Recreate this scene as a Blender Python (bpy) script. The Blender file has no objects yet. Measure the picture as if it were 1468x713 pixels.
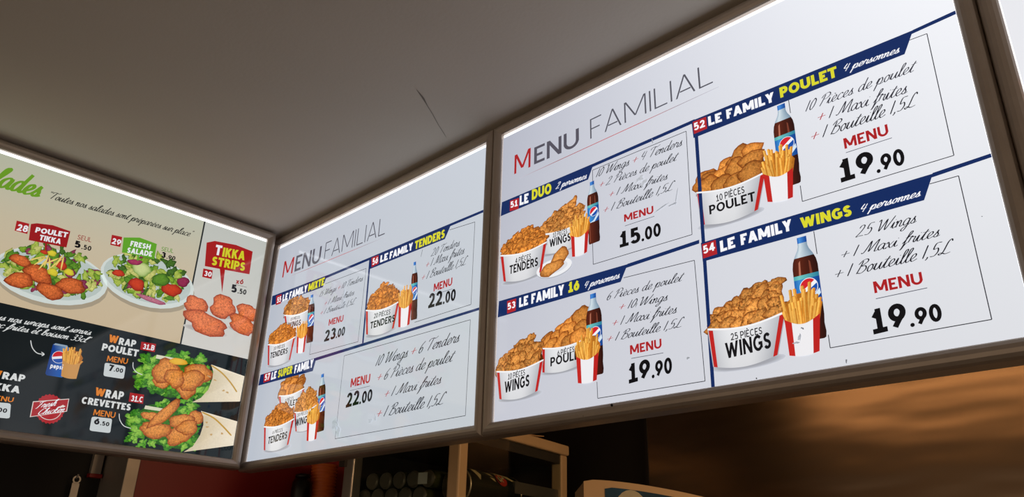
import bpy, bmesh, math, random
from mathutils import Vector, Matrix
# ------------------------------------------------------------------ camera, world, lights, exposure
SC = bpy.context.scene
COL = SC.collection
IW, IH, FPX = 1468, 713, 1113.9          # photo size and focal length in photo pixels
PITCH, ROLL = 0.4027, 0.0267
YAW = 0.7836                              # camera turned left of the board wall's normal
CAM = Vector((1.0461, -1.0136, 1.58))
c_, s_ = math.cos(YAW), math.sin(YAW)
def room_dir(x, y, z=0.0):                # camera-aligned horizontal frame -> room frame
    dC = (math.cos(-YAW), math.sin(-YAW)); n = (-dC[1], dC[0])
    return Vector((x*dC[0]+y*dC[1], x*n[0]+y*n[1], z))
FWD = room_dir(0, math.cos(PITCH), math.sin(PITCH))
UP0 = room_dir(0, -math.sin(PITCH), math.cos(PITCH))
RT0 = room_dir(1, 0, 0)
RT = RT0*math.cos(ROLL) + UP0*math.sin(ROLL)
UP = -RT0*math.sin(ROLL) + UP0*math.cos(ROLL)
cam_d = bpy.data.cameras.new('camera'); cam = bpy.data.objects.new('camera', cam_d); COL.objects.link(cam)
cam_d.sensor_width = 36.0; cam_d.lens = FPX/IW*36.0; cam_d.clip_start = 0.02
m3 = Matrix((RT, UP, -FWD)).transposed()
cam.matrix_world = Matrix.Translation(CAM) @ m3.to_4x4()
SC.camera = cam

def lin(c):
    return tuple(((v/255)/12.92 if v/255 <= 0.04045 else ((v/255+0.055)/1.055)**2.4) for v in c)

world = bpy.data.worlds.new('world'); SC.world = world; world.use_nodes = True
bg = world.node_tree.nodes['Background']
bg.inputs[0].default_value = (1.0, 0.76, 0.54, 1); bg.inputs[1].default_value = 0.48
SC.view_settings.view_transform = 'Standard'; SC.view_settings.look = 'None'
SC.view_settings.exposure = 0.0; SC.view_settings.gamma = 1.0; SC.view_settings.use_curve_mapping = False
ZT = CAM.z + 0.8872                        # top of the lit openings
BH = 0.62                                  # height of the lit openings
ZC = ZT + 0.031                            # ceiling
def area(name, loc, target, sx, sy, power, col):
    l = bpy.data.lights.new(name, 'AREA'); l.shape = 'RECTANGLE'; l.size = sx; l.size_y = sy
    l.energy = power; l.color = col
    o = bpy.data.objects.new(name, l); COL.objects.link(o); o.location = loc
    o.rotation_euler = (Vector(target)-Vector(loc)).to_track_quat('-Z', 'Y').to_euler()
    return o
# warm kitchen tube above the worktop, behind the boards
area('kitchen_light', (1.55, 0.62, 2.25), (-0.2, 0.75, 1.80), 0.5, 0.15, 7.0, (1.0, 0.66, 0.36))
# warm heat lamp over the pass, behind the large board, facing the steel panel
area('heat_lamp', (0.30, 0.30, 2.26), (0.30, 1.15, 2.02), 1.1, 0.09, 0.85, (1.0, 0.55, 0.24))

# ------------------------------------------------------------------ pixel helpers
def ray(px, py):
    return FWD + RT*((px-IW/2)/FPX) - UP*((py-IH/2)/FPX)
def hit(px, py, axis, val):
    d = ray(px, py); t = (val-CAM[axis])/d[axis]; return CAM + d*t
def at_dist(px, py, dist):                 # point on the pixel's ray at a horizontal distance
    d = ray(px, py); return CAM + d*(dist/math.hypot(d.x, d.y))
CR = {'a1': (0, 190, 2.852), 'a2': (190, 260, 2.971), 'a3': (0, 430, 2.742), 'a4': (170, 480, 3.395),
      'b1': (340, 200, 2.971), 'b2': (340, 380, 2.3767),
      'c1': (690, 170, 2.852), 'c2': (690, 360, 2.742), 'c3': (980, 60, 2.641), 'c4': (1140, 0, 2.3767),
      'c5': (990, 280, 2.546), 'c6': (1140, 220, 2.228), 'c7': (700, 60, 3.1), 'p': (0, 0, 1.0)}

# ------------------------------------------------------------------ object helpers
def link(name, me, parent=None, mats=()):
    o = bpy.data.objects.new(name, me); COL.objects.link(o)
    for m in mats: me.materials.append(m)
    if parent: o.parent = parent
    return o
def empty(name, loc, rz=0.0):
    o = bpy.data.objects.new(name, None); COL.objects.link(o); o.location = loc; o.rotation_euler = (0, 0, rz)
    o.empty_display_size = 0.05
    return o
def tag(o, label, cat, group=None):
    o['label'] = label; o['category'] = cat
    if group: o['group'] = group
    return o
def struct(o, label=None, cat=None):
    o['kind'] = 'structure'
    if label: o['label'] = label
    if cat: o['category'] = cat
    return o
def bm_obj(name, bm, mat, parent=None, smooth=False):
    me = bpy.data.meshes.new(name); bmesh.ops.recalc_face_normals(bm, faces=bm.faces[:]); bm.to_mesh(me); bm.free()
    if smooth:
        for p in me.polygons: p.use_smooth = True
    return link(name, me, parent, [mat] if mat else [])
def box_bm(lo, hi, bev=0.0, bm=None):
    own = bm is None
    if own: bm = bmesh.new()
    vs = [bm.verts.new((x, y, z)) for x in (lo[0], hi[0]) for y in (lo[1], hi[1]) for z in (lo[2], hi[2])]
    for f in ((0,1,3,2),(4,6,7,5),(0,4,5,1),(2,3,7,6),(0,2,6,4),(1,5,7,3)): bm.faces.new([vs[i] for i in f])
    if bev and own:
        bmesh.ops.bevel(bm, geom=bm.edges[:], offset=bev, segments=2, affect='EDGES', profile=0.5)
    return bm
def box(name, lo, hi, mat, parent=None, bev=0.0):
    return bm_obj(name, box_bm(lo, hi, bev), mat, parent)
def lathe_bm(prof, n=24, axis='z'):
    bm = bmesh.new(); rings = []
    for r, z in prof:
        ring = []
        for i in range(n):
            a = 2*math.pi*i/n
            p = (r*math.cos(a), r*math.sin(a), z)
            if axis == 'y': p = (p[0], z, p[1])
            ring.append(bm.verts.new(p))
        rings.append(ring)
    for a, b in zip(rings, rings[1:]):
        for i in range(n): bm.faces.new((a[i], a[(i+1) % n], b[(i+1) % n], b[i]))
    bm.faces.new(rings[0][::-1]); bm.faces.new(rings[-1])
    return bm
def tube_bm(pts, r, n=8):
    bm = bmesh.new(); rings = []
    pts = [Vector(p) for p in pts]
    for i, p in enumerate(pts):
        t = (pts[min(i+1, len(pts)-1)]-pts[max(i-1, 0)]).normalized()
        a = t.orthogonal().normalized(); b = t.cross(a)
        rings.append([bm.verts.new(p+(a*math.cos(2*math.pi*k/n)+b*math.sin(2*math.pi*k/n))*r) for k in range(n)])
    for a, b in zip(rings, rings[1:]):
        for i in range(n): bm.faces.new((a[i], a[(i+1) % n], b[(i+1) % n], b[i]))
    bm.faces.new(rings[0][::-1]); bm.faces.new(rings[-1])
    return bm

# ------------------------------------------------------------------ materials
def mat(name, col, rough=0.5, metal=0.0, noise=0.0, nscale=20.0, bump=0.0, bscale=60.0, stretch=(1, 1, 1), spec=0.5):
    m = bpy.data.materials.new(name); m.use_nodes = True; nt = m.node_tree; b = nt.nodes['Principled BSDF']
    b.inputs['Roughness'].default_value = rough; b.inputs['Metallic'].default_value = metal
    b.inputs['Specular IOR Level'].default_value = spec
    tc = nt.nodes.new('ShaderNodeTexCoord'); mp = nt.nodes.new('ShaderNodeMapping'); mp.inputs['Scale'].default_value = stretch
    nt.links.new(tc.outputs['Object'], mp.inputs[0])
    n = nt.nodes.new('ShaderNodeTexNoise'); n.inputs['Scale'].default_value = nscale; n.inputs['Detail'].default_value = 4
    nt.links.new(mp.outputs[0], n.inputs['Vector'])
    r = nt.nodes.new('ShaderNodeValToRGB')
    l = lin(col)
    r.color_ramp.elements[0].position = 0.3; r.color_ramp.elements[1].position = 0.7
    r.color_ramp.elements[0].color = tuple(v*(1-noise) for v in l)+(1,); r.color_ramp.elements[1].color = tuple(min(1, v*(1+noise)) for v in l)+(1,)
    nt.links.new(n.outputs['Fac'], r.inputs[0]); nt.links.new(r.outputs[0], b.inputs['Base Color'])
    if bump:
        n2 = nt.nodes.new('ShaderNodeTexNoise'); n2.inputs['Scale'].default_value = bscale; n2.inputs['Detail'].default_value = 2
        nt.links.new(mp.outputs[0], n2.inputs['Vector'])
        bp = nt.nodes.new('ShaderNodeBump'); bp.inputs['Strength'].default_value = bump; bp.inputs['Distance'].default_value = 0.02
        nt.links.new(n2.outputs['Fac'], bp.inputs['Height']); nt.links.new(bp.outputs[0], b.inputs['Normal'])
    return m
def print_mat(name, sample, strength=1.0, step=0):
    """Backlit film: colour from the print, crispness of pictured food in the alpha, clear glossy surface."""
    m = bpy.data.materials.new(name); m.use_nodes = True; nt = m.node_tree; b = nt.nodes['Principled BSDF']
    at = nt.nodes.new('ShaderNodeVertexColor'); at.layer_name = 'Col'
    tc = nt.nodes.new('ShaderNodeTexCoord')
    n = nt.nodes.new('ShaderNodeTexNoise'); n.inputs['Scale'].default_value = 230; n.inputs['Detail'].default_value = 4; n.inputs['Roughness'].default_value = 0.65
    n.inputs['Distortion'].default_value = 0.8
    nt.links.new(tc.outputs['Object'], n.inputs['Vector'])
    mr = nt.nodes.new('ShaderNodeMapRange'); mr.inputs[1].default_value = 0.32; mr.inputs[2].default_value = 0.68
    mr.inputs[3].default_value = -1.0; mr.inputs[4].default_value = 0.75
    nt.links.new(n.outputs['Fac'], mr.inputs[0])
    mu = nt.nodes.new('ShaderNodeMath'); mu.operation = 'MULTIPLY'
    nt.links.new(mr.outputs[0], mu.inputs[0]); nt.links.new(at.outputs['Alpha'], mu.inputs[1])
    ad = nt.nodes.new('ShaderNodeMath'); ad.operation = 'ADD'; ad.inputs[1].default_value = 1.0
    nt.links.new(mu.outputs[0], ad.inputs[0])
    sc = nt.nodes.new('ShaderNodeVectorMath'); sc.operation = 'SCALE'
    nt.links.new(at.outputs['Color'], sc.inputs[0]); nt.links.new(ad.outputs[0], sc.inputs['Scale'])
    nt.links.new(sc.outputs[0], b.inputs['Emission Color']); b.inputs['Emission Strength'].default_value = strength
    dk = nt.nodes.new('ShaderNodeVectorMath'); dk.operation = 'SCALE'; dk.inputs['Scale'].default_value = 0.35
    nt.links.new(sc.outputs[0], dk.inputs[0]); nt.links.new(dk.outputs[0], b.inputs['Base Color'])
    b.inputs['Roughness'].default_value = 0.06; b.inputs['Specular IOR Level'].default_value = 0.45
    m.cycles.emission_sampling = 'AUTO' if sample else 'NONE'
    return m
M = {}
M['film'] = print_mat('backlit_film', True)
M['print'] = print_mat('film_print', False)
M['film_dim'] = print_mat('dimmer_backlit_film', True, 0.80); M['print_dim'] = print_mat('dimmer_film_print', False, 0.80)
def emit_mat(name, col, s):
    m = bpy.data.materials.new(name); m.use_nodes = True; b = m.node_tree.nodes['Principled BSDF']
    b.inputs['Base Color'].default_value = (*lin(col), 1); b.inputs['Emission Color'].default_value = (*lin(col), 1)
    b.inputs['Emission Strength'].default_value = s
    return m
M['diffuser'] = emit_mat('light_diffuser', (250, 252, 255), 1.5)
M['frame'] = mat('satin_aluminium', (168, 156, 146), 0.42, 0.5, 0.05, 30, 0.02, 90)
M['casing'] = mat('dark_casing', (30, 27, 25), 0.6, 0.2, 0.1)
M['ceiling'] = mat('ceiling_paint', (190, 183, 174), 0.75, 0, 0.03, 2.5, 0.03, 140)
M['crack'] = mat('crack_dark', (118, 112, 106), 0.9)
M['red'] = mat('red_wall_paint', (142, 13, 13), 0.45, 0, 0.08, 3)
M['dark'] = mat('dark_wall_paint', (13, 11, 10), 0.7, 0, 0.1, 4)
M['steel'] = mat('brushed_steel', (174, 150, 126), 0.27, 1.0, 0.06, 3, 0.30, 1.7, (1, 1, 4))
M['steel_post'] = mat('steel_trim', (165, 155, 145), 0.42, 0.6, 0.08, 12)
M['beige'] = mat('beige_enamel', (205, 172, 130), 0.45, 0, 0.05, 8)
M['beige2'] = mat('beige_plastic', (200, 165, 122), 0.4, 0, 0.05, 8)
M['floor'] = mat('floor_tile', (90, 80, 72), 0.5, 0, 0.15, 4)
M['worktop'] = mat('worktop_steel', (150, 140, 130), 0.35, 0.9, 0.05, 5)
M['inner'] = mat('fridge_inner', (60, 52, 46), 0.6, 0, 0.1, 5)
M['shelf'] = mat('shelf_steel', (150, 145, 138), 0.4, 0.8, 0.06, 10)
M['orange'] = mat('orange_cup_plastic', (240, 122, 44), 0.4, 0, 0.06, 10)
M['black'] = mat('black_plastic', (14, 12, 12), 0.4, 0, 0.1, 10)
M['bottle'] = mat('green_brown_bottle', (66, 68, 40), 0.15, 0, 0.15, 40)
M['bottle_cap'] = mat('bottle_base_ring', (120, 112, 96), 0.3, 0.4, 0.1, 40)
M['can'] = mat('dark_green_tin', (22, 30, 22), 0.35, 0.2, 0.1, 20)
M['can_rim'] = mat('tin_rim', (190, 175, 150), 0.3, 0.9)
M['can_red'] = mat('tin_red_print', (190, 45, 30), 0.45)
M['can_cream'] = mat('tin_cream_print', (205, 185, 140), 0.5)
M['tagw'] = mat('paper_tag', (215, 215, 205), 0.7)
M['card'] = mat('cardboard', (188, 150, 104), 0.8, 0, 0.08, 25)
M['ladle'] = mat('utensil_steel', (128, 124, 120), 0.35, 1.0, 0.04, 30)
def glass_mat():
    m = bpy.data.materials.new('clear_pane'); m.use_nodes = True; nt = m.node_tree
    for n in list(nt.nodes):
        if n.type != 'OUTPUT_MATERIAL': nt.nodes.remove(n)
    out = [n for n in nt.nodes if n.type == 'OUTPUT_MATERIAL'][0]
    t = nt.nodes.new('ShaderNodeBsdfTransparent'); t.inputs[0].default_value = (0.92, 0.95, 0.93, 1)
    g = nt.nodes.new('ShaderNodeBsdfGlossy'); g.inputs['Roughness'].default_value = 0.03
    lw = nt.nodes.new('ShaderNodeLayerWeight'); pwn = nt.nodes.new('ShaderNodeMath'); pwn.operation = 'POWER'; pwn.inputs[1].default_value = 5
    nt.links.new(lw.outputs['Facing'], pwn.inputs[0]); f = nt.nodes.new('ShaderNodeMath'); f.operation = 'MULTIPLY_ADD'; f.inputs[1].default_value = 0.8; f.inputs[2].default_value = 0.03
    nt.links.new(pwn.outputs[0], f.inputs[0])
    x = nt.nodes.new('ShaderNodeMixShader')
    nt.links.new(f.outputs[0], x.inputs[0]); nt.links.new(t.outputs[0], x.inputs[1]); nt.links.new(g.outputs[0], x.inputs[2])
    nt.links.new(x.outputs[0], out.inputs[0])
    return m
M['glass'] = glass_mat()

# ------------------------------------------------------------------ room structure
XR = -1.611                                   # red wall
YB = 1.16                                     # kitchen back wall
def plane_box(name, lo, hi, m, label, cat):
    return struct(box(name, lo, hi, m), label, cat)
ceil = plane_box('ceiling', (-2.6, -3.4, ZC), (3.4, YB+0.12, ZC+0.08), M['ceiling'], 'plain matt grey-beige ceiling above the menu boards', 'ceiling')
plane_box('floor', (-2.6, -3.4, -0.06), (3.4, YB+0.12, 0.0), M['floor'], 'dark tiled floor of the snack bar', 'floor')
plane_box('wall_back', (XR-0.12, YB, 0), (3.4, YB+0.12, ZC), M['dark'], 'dark kitchen back wall behind the drinks fridge', 'wall')
# hairline crack in the ceiling paint
cb = bmesh.new()
cpts = [hit(px, py, 2, ZC) for px, py in ((597, 128), (604, 137), (607, 141), (613, 152), (620, 163), (628, 178), (637, 192), (640, 197))]
cw = [0.0004, 0.0018, 0.0022, 0.0006, 0.0007, 0.0005, 0.0006, 0.0002]
prev = None
for p, w in zip(cpts, cw):
    a = cb.verts.new((p.x-w, p.y-w*0.3, ZC-0.0006)); b = cb.verts.new((p.x+w, p.y+w*0.3, ZC-0.0006))
    if prev: cb.faces.new((prev[0], a, b, prev[1]))
    prev = (a, b)
bm_obj('crack', cb, M['crack'], ceil)

# red wall runs from its steel jamb to the kitchen corner; left of it a dark recess
jl, jr = hit(165, 713, 0, XR), hit(198, 660, 0, XR)
YJ0 = hit(176, 688, 0, XR).y; YJ1 = hit(190, 688, 0, XR).y+0.012
plane_box('wall_left', (XR-0.12, YJ1, 0), (XR, YB, ZC), M['red'], 'dark red painted wall under the corner of the boards', 'wall')
plane_box('wall_recess', (XR-0.32, -3.4, 0), (XR-0.20, YJ1, ZC), M['dark'], 'black recess left of the steel jamb', 'wall')
jb = struct(box('trim_1', (XR-0.20, YJ0, 0), (XR+0.006, YJ1, ZC), M['steel_post'], None, 0.002), 'brushed steel jamb at the left edge of the red wall', 'trim')

# ------------------------------------------------------------------ script lettering (pen strokes)
def G(adv, *strokes): return (adv, strokes)
GL = {
 'a': G(.44, [(.34,.36),(.22,.43),(.08,.30),(.06,.10),(.16,0),(.28,.12),(.35,.40),(.33,.10),(.40,0),(.48,.07)]),
 'b': G(.40, [(0,.05),(.14,.35),(.25,.85),(.19,1.0),(.11,.85),(.08,.1),(.18,0),(.30,.10),(.32,.30),(.24,.38),(.30,.33),(.42,.36)]),
 'c': G(.34, [(.32,.33),(.24,.43),(.10,.32),(.06,.12),(.16,0),(.28,.03),(.38,.10)]),
 'd': G(.44, [(.32,.36),(.2,.43),(.07,.28),(.06,.08),(.16,0),(.28,.14),(.36,.6),(.40,1.0),(.35,.5),(.33,.08),(.40,0),(.48,.07)]),
 'e': G(.34, [(0,.08),(.16,.16),(.28,.30),(.24,.42),(.12,.36),(.06,.14),(.15,0),(.27,.03),(.38,.10)]),
 'f': G(.28, [(0,.05),(.18,.4),(.32,.85),(.30,1.0),(.22,.9),(.12,.2),(.04,-.3),(-.02,-.44),(.04,-.36),(.12,-.1),(.2,.05),(.32,.08)], [(.06,.42),(.34,.45)]),
 'g': G(.41, [(.33,.36),(.2,.43),(.07,.28),(.06,.08),(.16,0),(.28,.12),(.35,.4),(.28,-.1),(.16,-.42),(.03,-.38),(.1,-.2),(.42,.06)]),
 'i': G(.23, [(0,.05),(.12,.41),(.09,.08),(.16,0),(.26,.07)], [(.16,.57),(.18,.62)]),
 'l': G(.23, [(0,.05),(.16,.45),(.26,.88),(.21,1.0),(.13,.8),(.08,.12),(.15,0),(.25,.07)]),
 'm': G(.51, [(0,.3),(.07,.41),(.06,0),(.07,.15),(.18,.41),(.24,.32),(.22,0),(.23,.15),(.34,.41),(.41,.32),(.38,.06),(.45,0),(.54,.07)]),
 'n': G(.37, [(0,.3),(.07,.41),(.06,0),(.07,.15),(.19,.41),(.27,.32),(.24,.06),(.31,0),(.40,.07)]),
 'o': G(.36, [(.2,.42),(.08,.3),(.07,.08),(.17,0),(.28,.12),(.29,.32),(.2,.42),(.26,.36),(.4,.38)]),
 'p': G(.38, [(0,.1),(.1,.42),(.06,0),(-.01,-.44),(.07,.1),(.16,.36),(.27,.40),(.31,.2),(.22,.02),(.12,.03),(.28,0),(.40,.07)]),
 'r': G(.34, [(0,.06),(.1,.47),(.15,.37),(.28,.37),(.24,.12),(.3,0),(.38,.07)]),
 's': G(.29, [(0,.06),(.10,.22),(.19,.45),(.17,.30),(.23,.14),(.15,0),(.03,.05)], [(.15,0),(.24,.02),(.33,.08)]),
 't': G(.27, [(0,.05),(.16,.45),(.25,.78),(.14,.3),(.1,.07),(.17,0),(.29,.07)], [(.04,.53),(.34,.56)]),
 'u': G(.43, [(0,.06),(.1,.41),(.06,.1),(.14,0),(.25,.12),(.34,.41),(.31,.08),(.38,0),(.47,.07)]),
 'v': G(.36, [(0,.3),(.07,.41),(.1,.1),(.16,0),(.28,.2),(.3,.4),(.4,.38)]),
 'w': G(.53, [(0,.3),(.06,.41),(.06,.1),(.13,0),(.24,.2),(.27,.4),(.26,.1),(.33,0),(.44,.2),(.46,.4),(.56,.38)]),
 'x': G(.36, [(0,.3),(.08,.41),(.2,.05),(.3,0),(.38,.08)], [(.34,.41),(.02,-.02)]),
 'h': G(.42, [(0,.05),(.16,.45),(.27,.9),(.2,1.0),(.13,.8),(.07,0),(.1,.2),(.22,.41),(.3,.32),(.27,.06),(.34,0),(.44,.07)]),
 'k': G(.40, [(0,.05),(.16,.45),(.27,.9),(.2,1.0),(.13,.8),(.07,0)], [(.08,.2),(.25,.42),(.28,.33),(.12,.22),(.26,.05),(.34,0),(.42,.07)]),
 'W': G(.74, [(-.02,.82),(.08,.96),(.11,.5),(.12,.02),(.3,.5),(.43,.9),(.41,.4),(.43,.02),(.62,.5),(.80,1.02)]),
 'T': G(.50, [(.33,.93),(.25,.45),(.17,0)], [(0,.76),(.08,.93),(.3,.96),(.5,.90),(.68,1.02)]),
 'P': G(.46, [(.22,.9),(.14,.4),(.05,0)], [(.02,.68),(.15,.92),(.4,1.),(.52,.8),(.4,.55),(.18,.5)]),
 'M': G(.78, [(-.02,.1),(.06,.03),(.15,.2),(.25,.6),(.34,.97),(.36,.5),(.35,.08),(.55,.6),(.73,.97),(.69,.4),(.67,.06),(.72,0),(.82,.07)]),
 'B': G(.52, [(.22,.9),(.14,.4),(.05,0)], [(.02,.68),(.2,.95),(.42,.98),(.46,.78),(.2,.52),(.4,.5),(.48,.25),(.3,0),(.08,.05)]),
 'L': G(.52, [(.46,.82),(.40,.98),(.28,.8),(.18,.2),(.06,.0),(-.02,.08),(.1,.12),(.3,0),(.52,.06)]),
 'S': G(.5, [(.42,.85),(.32,1.0),(.18,.85),(.24,.6),(.34,.3),(.2,.02),(.02,.08)]),
 'F': G(.5, [(.3,.9),(.2,.4),(.1,.04),(0,.04)], [(.02,.8),(.12,.95),(.4,.93),(.6,1.0)], [(.12,.5),(.4,.54)]),
 'C': G(.52, [(.46,.82),(.36,1.0),(.16,.75),(.06,.3),(.16,.02),(.34,.05),(.5,.2)]),
 '0': G(.40, [(.24,.92),(.1,.65),(.07,.2),(.17,0),(.30,.25),(.34,.7),(.24,.92),(.19,.88)]),
 '1': G(.20, [(.12,.92),(.09,.45),(.06,0)]),
 '2': G(.44, [(.06,.7),(.14,.9),(.30,.88),(.30,.65),(.16,.3),(.0,.02),(.2,.05),(.40,.02)]),
 '3': G(.40, [(.08,.82),(.2,.93),(.32,.8),(.26,.58),(.14,.5),(.3,.42),(.3,.14),(.16,0),(.02,.08)]),
 '4': G(.42, [(.16,.9),(.06,.4),(.38,.4)], [(.34,.85),(.24,0)]),
 '5': G(.42, [(.40,.92),(.16,.9),(.10,.5),(.28,.55),(.34,.3),(.22,.03),(.02,.04)]),
 '6': G(.40, [(.32,.92),(.14,.65),(.06,.25),(.14,0),(.28,.1),(.30,.35),(.2,.45),(.08,.25)]),
 ',': G(.16, [(.08,.06),(.07,-.06),(.01,-.16)]),
 '+': G(.42, [(.06,.32),(.36,.34)], [(.22,.50),(.19,.16)]),
 '"': G(.24, [(.06,.98),(.03,.80)], [(.16,.98),(.13,.80)]),
 ' ': G(.26),
}
GL['è'] = (GL['e'][0], GL['e'][1]+([(.10,.66),(.20,.54)],)); GL['é'] = (GL['e'][0], GL['e'][1]+([(.24,.66),(.14,.54)],))
def catmull(p, k=4):
    if len(p) < 3: return list(p)
    out = []
    q = [p[0]]+list(p)+[p[-1]]
    for i in range(1, len(q)-2):
        for j in range(k):
            t = j/k
            out.append(tuple(0.5*((2*q[i][d])+(-q[i-1][d]+q[i+1][d])*t+(2*q[i-1][d]-5*q[i][d]+4*q[i+1][d]-q[i+2][d])*t*t+(-q[i-1][d]+3*q[i][d]-3*q[i+1][d]+q[i+2][d])*t**3) for d in (0, 1)))
    out.append(tuple(p[-1])); return out
def ribbon(pts, wf):
    """quads of a pen stroke: list of (left,right) points; wf(dx,dy) = half width"""
    out = []
    for i, p in enumerate(pts):
        a = pts[max(i-1, 0)]; b = pts[min(i+1, len(pts)-1)]
        dx, dy = b[0]-a[0], b[1]-a[1]; l = math.hypot(dx, dy) or 1
        dx /= l; dy /= l; w = wf(dx, dy)
        if 0 < i < len(pts)-1: pass
        else: w *= 0.7
        out.append(((p[0]-dy*w, p[1]+dx*w), (p[0]+dy*w, p[1]-dx*w)))
    return out
def script_polys(txt, pen=0.037, slant=0.34):
    polys, x = [], 0.0
    for ch in txt:
        adv, strokes = GL[ch]
        for st in strokes:
            low = ch in 'abcdefghiklmnoprstuvwxèé'
            if ch == '+': st = [((a-.2)*1.5+.2, (b-.33)*1.5+.36) for a, b in st]
            up = lambda y: y if not low or y < 0 else (y*1.22 if y <= .43 else .5246+(y-.43)*.80)
            pts = [(x+px+up(py)*slant, up(py)) for px, py in catmull(st)]
            pn = pen*1.25 if ch == '+' else pen
            r = ribbon(pts, lambda dx, dy: pn*(0.45+0.55*abs(dx*0.35-dy*0.94)))
            for (l0, r0), (l1, r1) in zip(r, r[1:]): polys.append((ch, [l0, r0, r1, l1]))
        x += adv
    return polys, x
# ------------------------------------------------------------------ upright lettering (drawn sans capitals and digits)
# l: straight bar with square ends, d: diagonal cut level at both ends, q: diagonal bar, e: elliptic arc (degrees), c: curve, f: dot
SG = {
 'A': (.76, ('d',0,0,.5,1), ('d',1,0,.5,1), ('b',.2,.24,.8,.24)),
 'B': (.64, ('l',0,0,0,1), ('b',0,1,.5,1), ('b',0,.53,.55,.53), ('b',0,0,.55,0), ('e',.5,.765,.42,.235,-90,90), ('e',.55,.265,.45,.265,-90,90)),
 'C': (.70, ('e',.55,.5,.55,.5,48,312)),
 'D': (.74, ('l',0,0,0,1), ('b',0,1,.4,1), ('b',0,0,.4,0), ('e',.4,.5,.6,.5,-90,90)),
 'E': (.55, ('l',0,0,0,1), ('b',0,1,1,1), ('b',0,.5,.9,.5), ('b',0,0,1,0)),
 'F': (.53, ('l',0,0,0,1), ('b',0,1,1,1), ('b',0,.48,.9,.48)),
 'G': (.74, ('e',.53,.5,.53,.5,45,330), ('b',.6,.46,1,.46), ('l',1,.2,1,.44)),
 'H': (.72, ('l',0,0,0,1), ('l',1,0,1,1), ('b',0,.5,1,.5)),
 'I': (0, ('l',0,0,0,1)),
 'K': (.68, ('l',0,0,0,1), ('d',.12,.42,.98,1), ('d',1,0,.36,.62)),
 'L': (.52, ('l',0,0,0,1), ('b',0,0,1,0)),
 'M': (.94, ('l',0,0,0,1), ('l',1,0,1,1), ('d',.5,.16,.03,1), ('d',.5,.16,.97,1)),
 'N': (.74, ('l',0,0,0,1), ('l',1,0,1,1), ('d',1,0,0,1)),
 'O': (.82, ('e',.5,.5,.5,.5,0,360)),
 'P': (.62, ('l',0,0,0,1), ('b',0,1,.5,1), ('b',0,.42,.5,.42), ('e',.5,.71,.5,.29,-90,90)),
 'R': (.66, ('l',0,0,0,1), ('b',0,1,.45,1), ('b',0,.45,.45,.45), ('e',.45,.725,.47,.275,-90,90), ('d',1,0,.42,.5)),
 'S': (.58, ('c',(.93,.86),(.72,.98),(.48,1),(.17,.93),(.05,.75),(.18,.58),(.5,.5),(.82,.41),(.96,.24),(.82,.06),(.5,0),(.22,.03),(.02,.15))),
 'T': (.64, ('b',0,1,1,1), ('l',.5,0,.5,1)),
 'U': (.74, ('l',0,.36,0,1), ('l',1,.36,1,1), ('e',.5,.38,.5,.38,180,360)),
 'V': (.74, ('d',.5,0,0,1), ('d',.5,0,1,1)),
 'W': (1.1, ('d',.25,0,0,1), ('d',.25,0,.5,.95), ('d',.75,0,.5,.95), ('d',.75,0,1,1)),
 'X': (.68, ('d',0,0,1,1), ('d',1,0,0,1)),
 'Y': (.68, ('d',.5,.4,0,1), ('d',.5,.4,1,1), ('l',.5,0,.5,.42)),
 '0': (.60, ('e',.5,.5,.5,.5,0,360)),
 '1': (.52, ('l',.55,0,.55,1), ('q',.55,.98,.05,.68), ('b',.05,0,1,0)),
 '2': (.58, ('c',(.05,.76),(.2,.95),(.5,1),(.84,.9),(.92,.7),(.78,.46),(.08,.02)), ('b',0,0,1,0)),
 '3': (.58, ('c',(.06,.84),(.28,.98),(.55,1),(.88,.86),(.84,.62),(.45,.53)), ('c',(.42,.53),(.8,.47),(.97,.27),(.85,.06),(.5,0),(.2,.03),(.02,.16))),
 '4': (.62, ('l',.76,0,.76,1), ('d',0,.28,.74,1), ('b',0,.25,1.05,.25)),
 '5': (.58, ('b',.12,1,.92,1), ('l',.12,.55,.14,1), ('c',(.1,.52),(.4,.62),(.78,.56),(.97,.32),(.85,.07),(.5,0),(.2,.03),(.02,.14))),
 '6': (.60, ('e',.5,.32,.5,.32,0,360), ('c',(.82,1.02),(.45,.72),(.1,.48),(0,.3))),
 '7': (.56, ('b',0,1,1,1), ('d',.25,0,.98,1)),
 '8': (.60, ('e',.5,.76,.42,.24,0,360), ('e',.5,.27,.5,.27,0,360)),
 '9': (.60, ('e',.5,.68,.5,.32,0,360), ('c',(.18,-.02),(.55,.28),(.9,.52),(1,.7))),
 '.': (0, ('f',0,0)),
 'x': (.56, ('d',0,0,1,.62), ('d',1,0,0,.62)),
 'p': (.56, ('l',0,-.28,0,.62), ('e',.5,.31,.5,.31,0,360)),
 'e': (.56, ('e',.5,.31,.5,.31,20,330), ('b',.02,.31,.98,.31)),
 's': (.44, ('c',(.93,.54),(.5,.62),(.08,.48),(.5,.31),(.94,.16),(.5,0),(.04,.08))),
 'i': (0, ('l',0,0,0,.62), ('f',0,.86)),
}
SG['È'] = (SG['E'][0], SG['E'][1:]+(('q',.2,1.36,.62,1.2),)) if False else (SG['E'][0],)+SG['E'][1:]+(('q',.2,1.36,.62,1.2),)
_tc = {}
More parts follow.
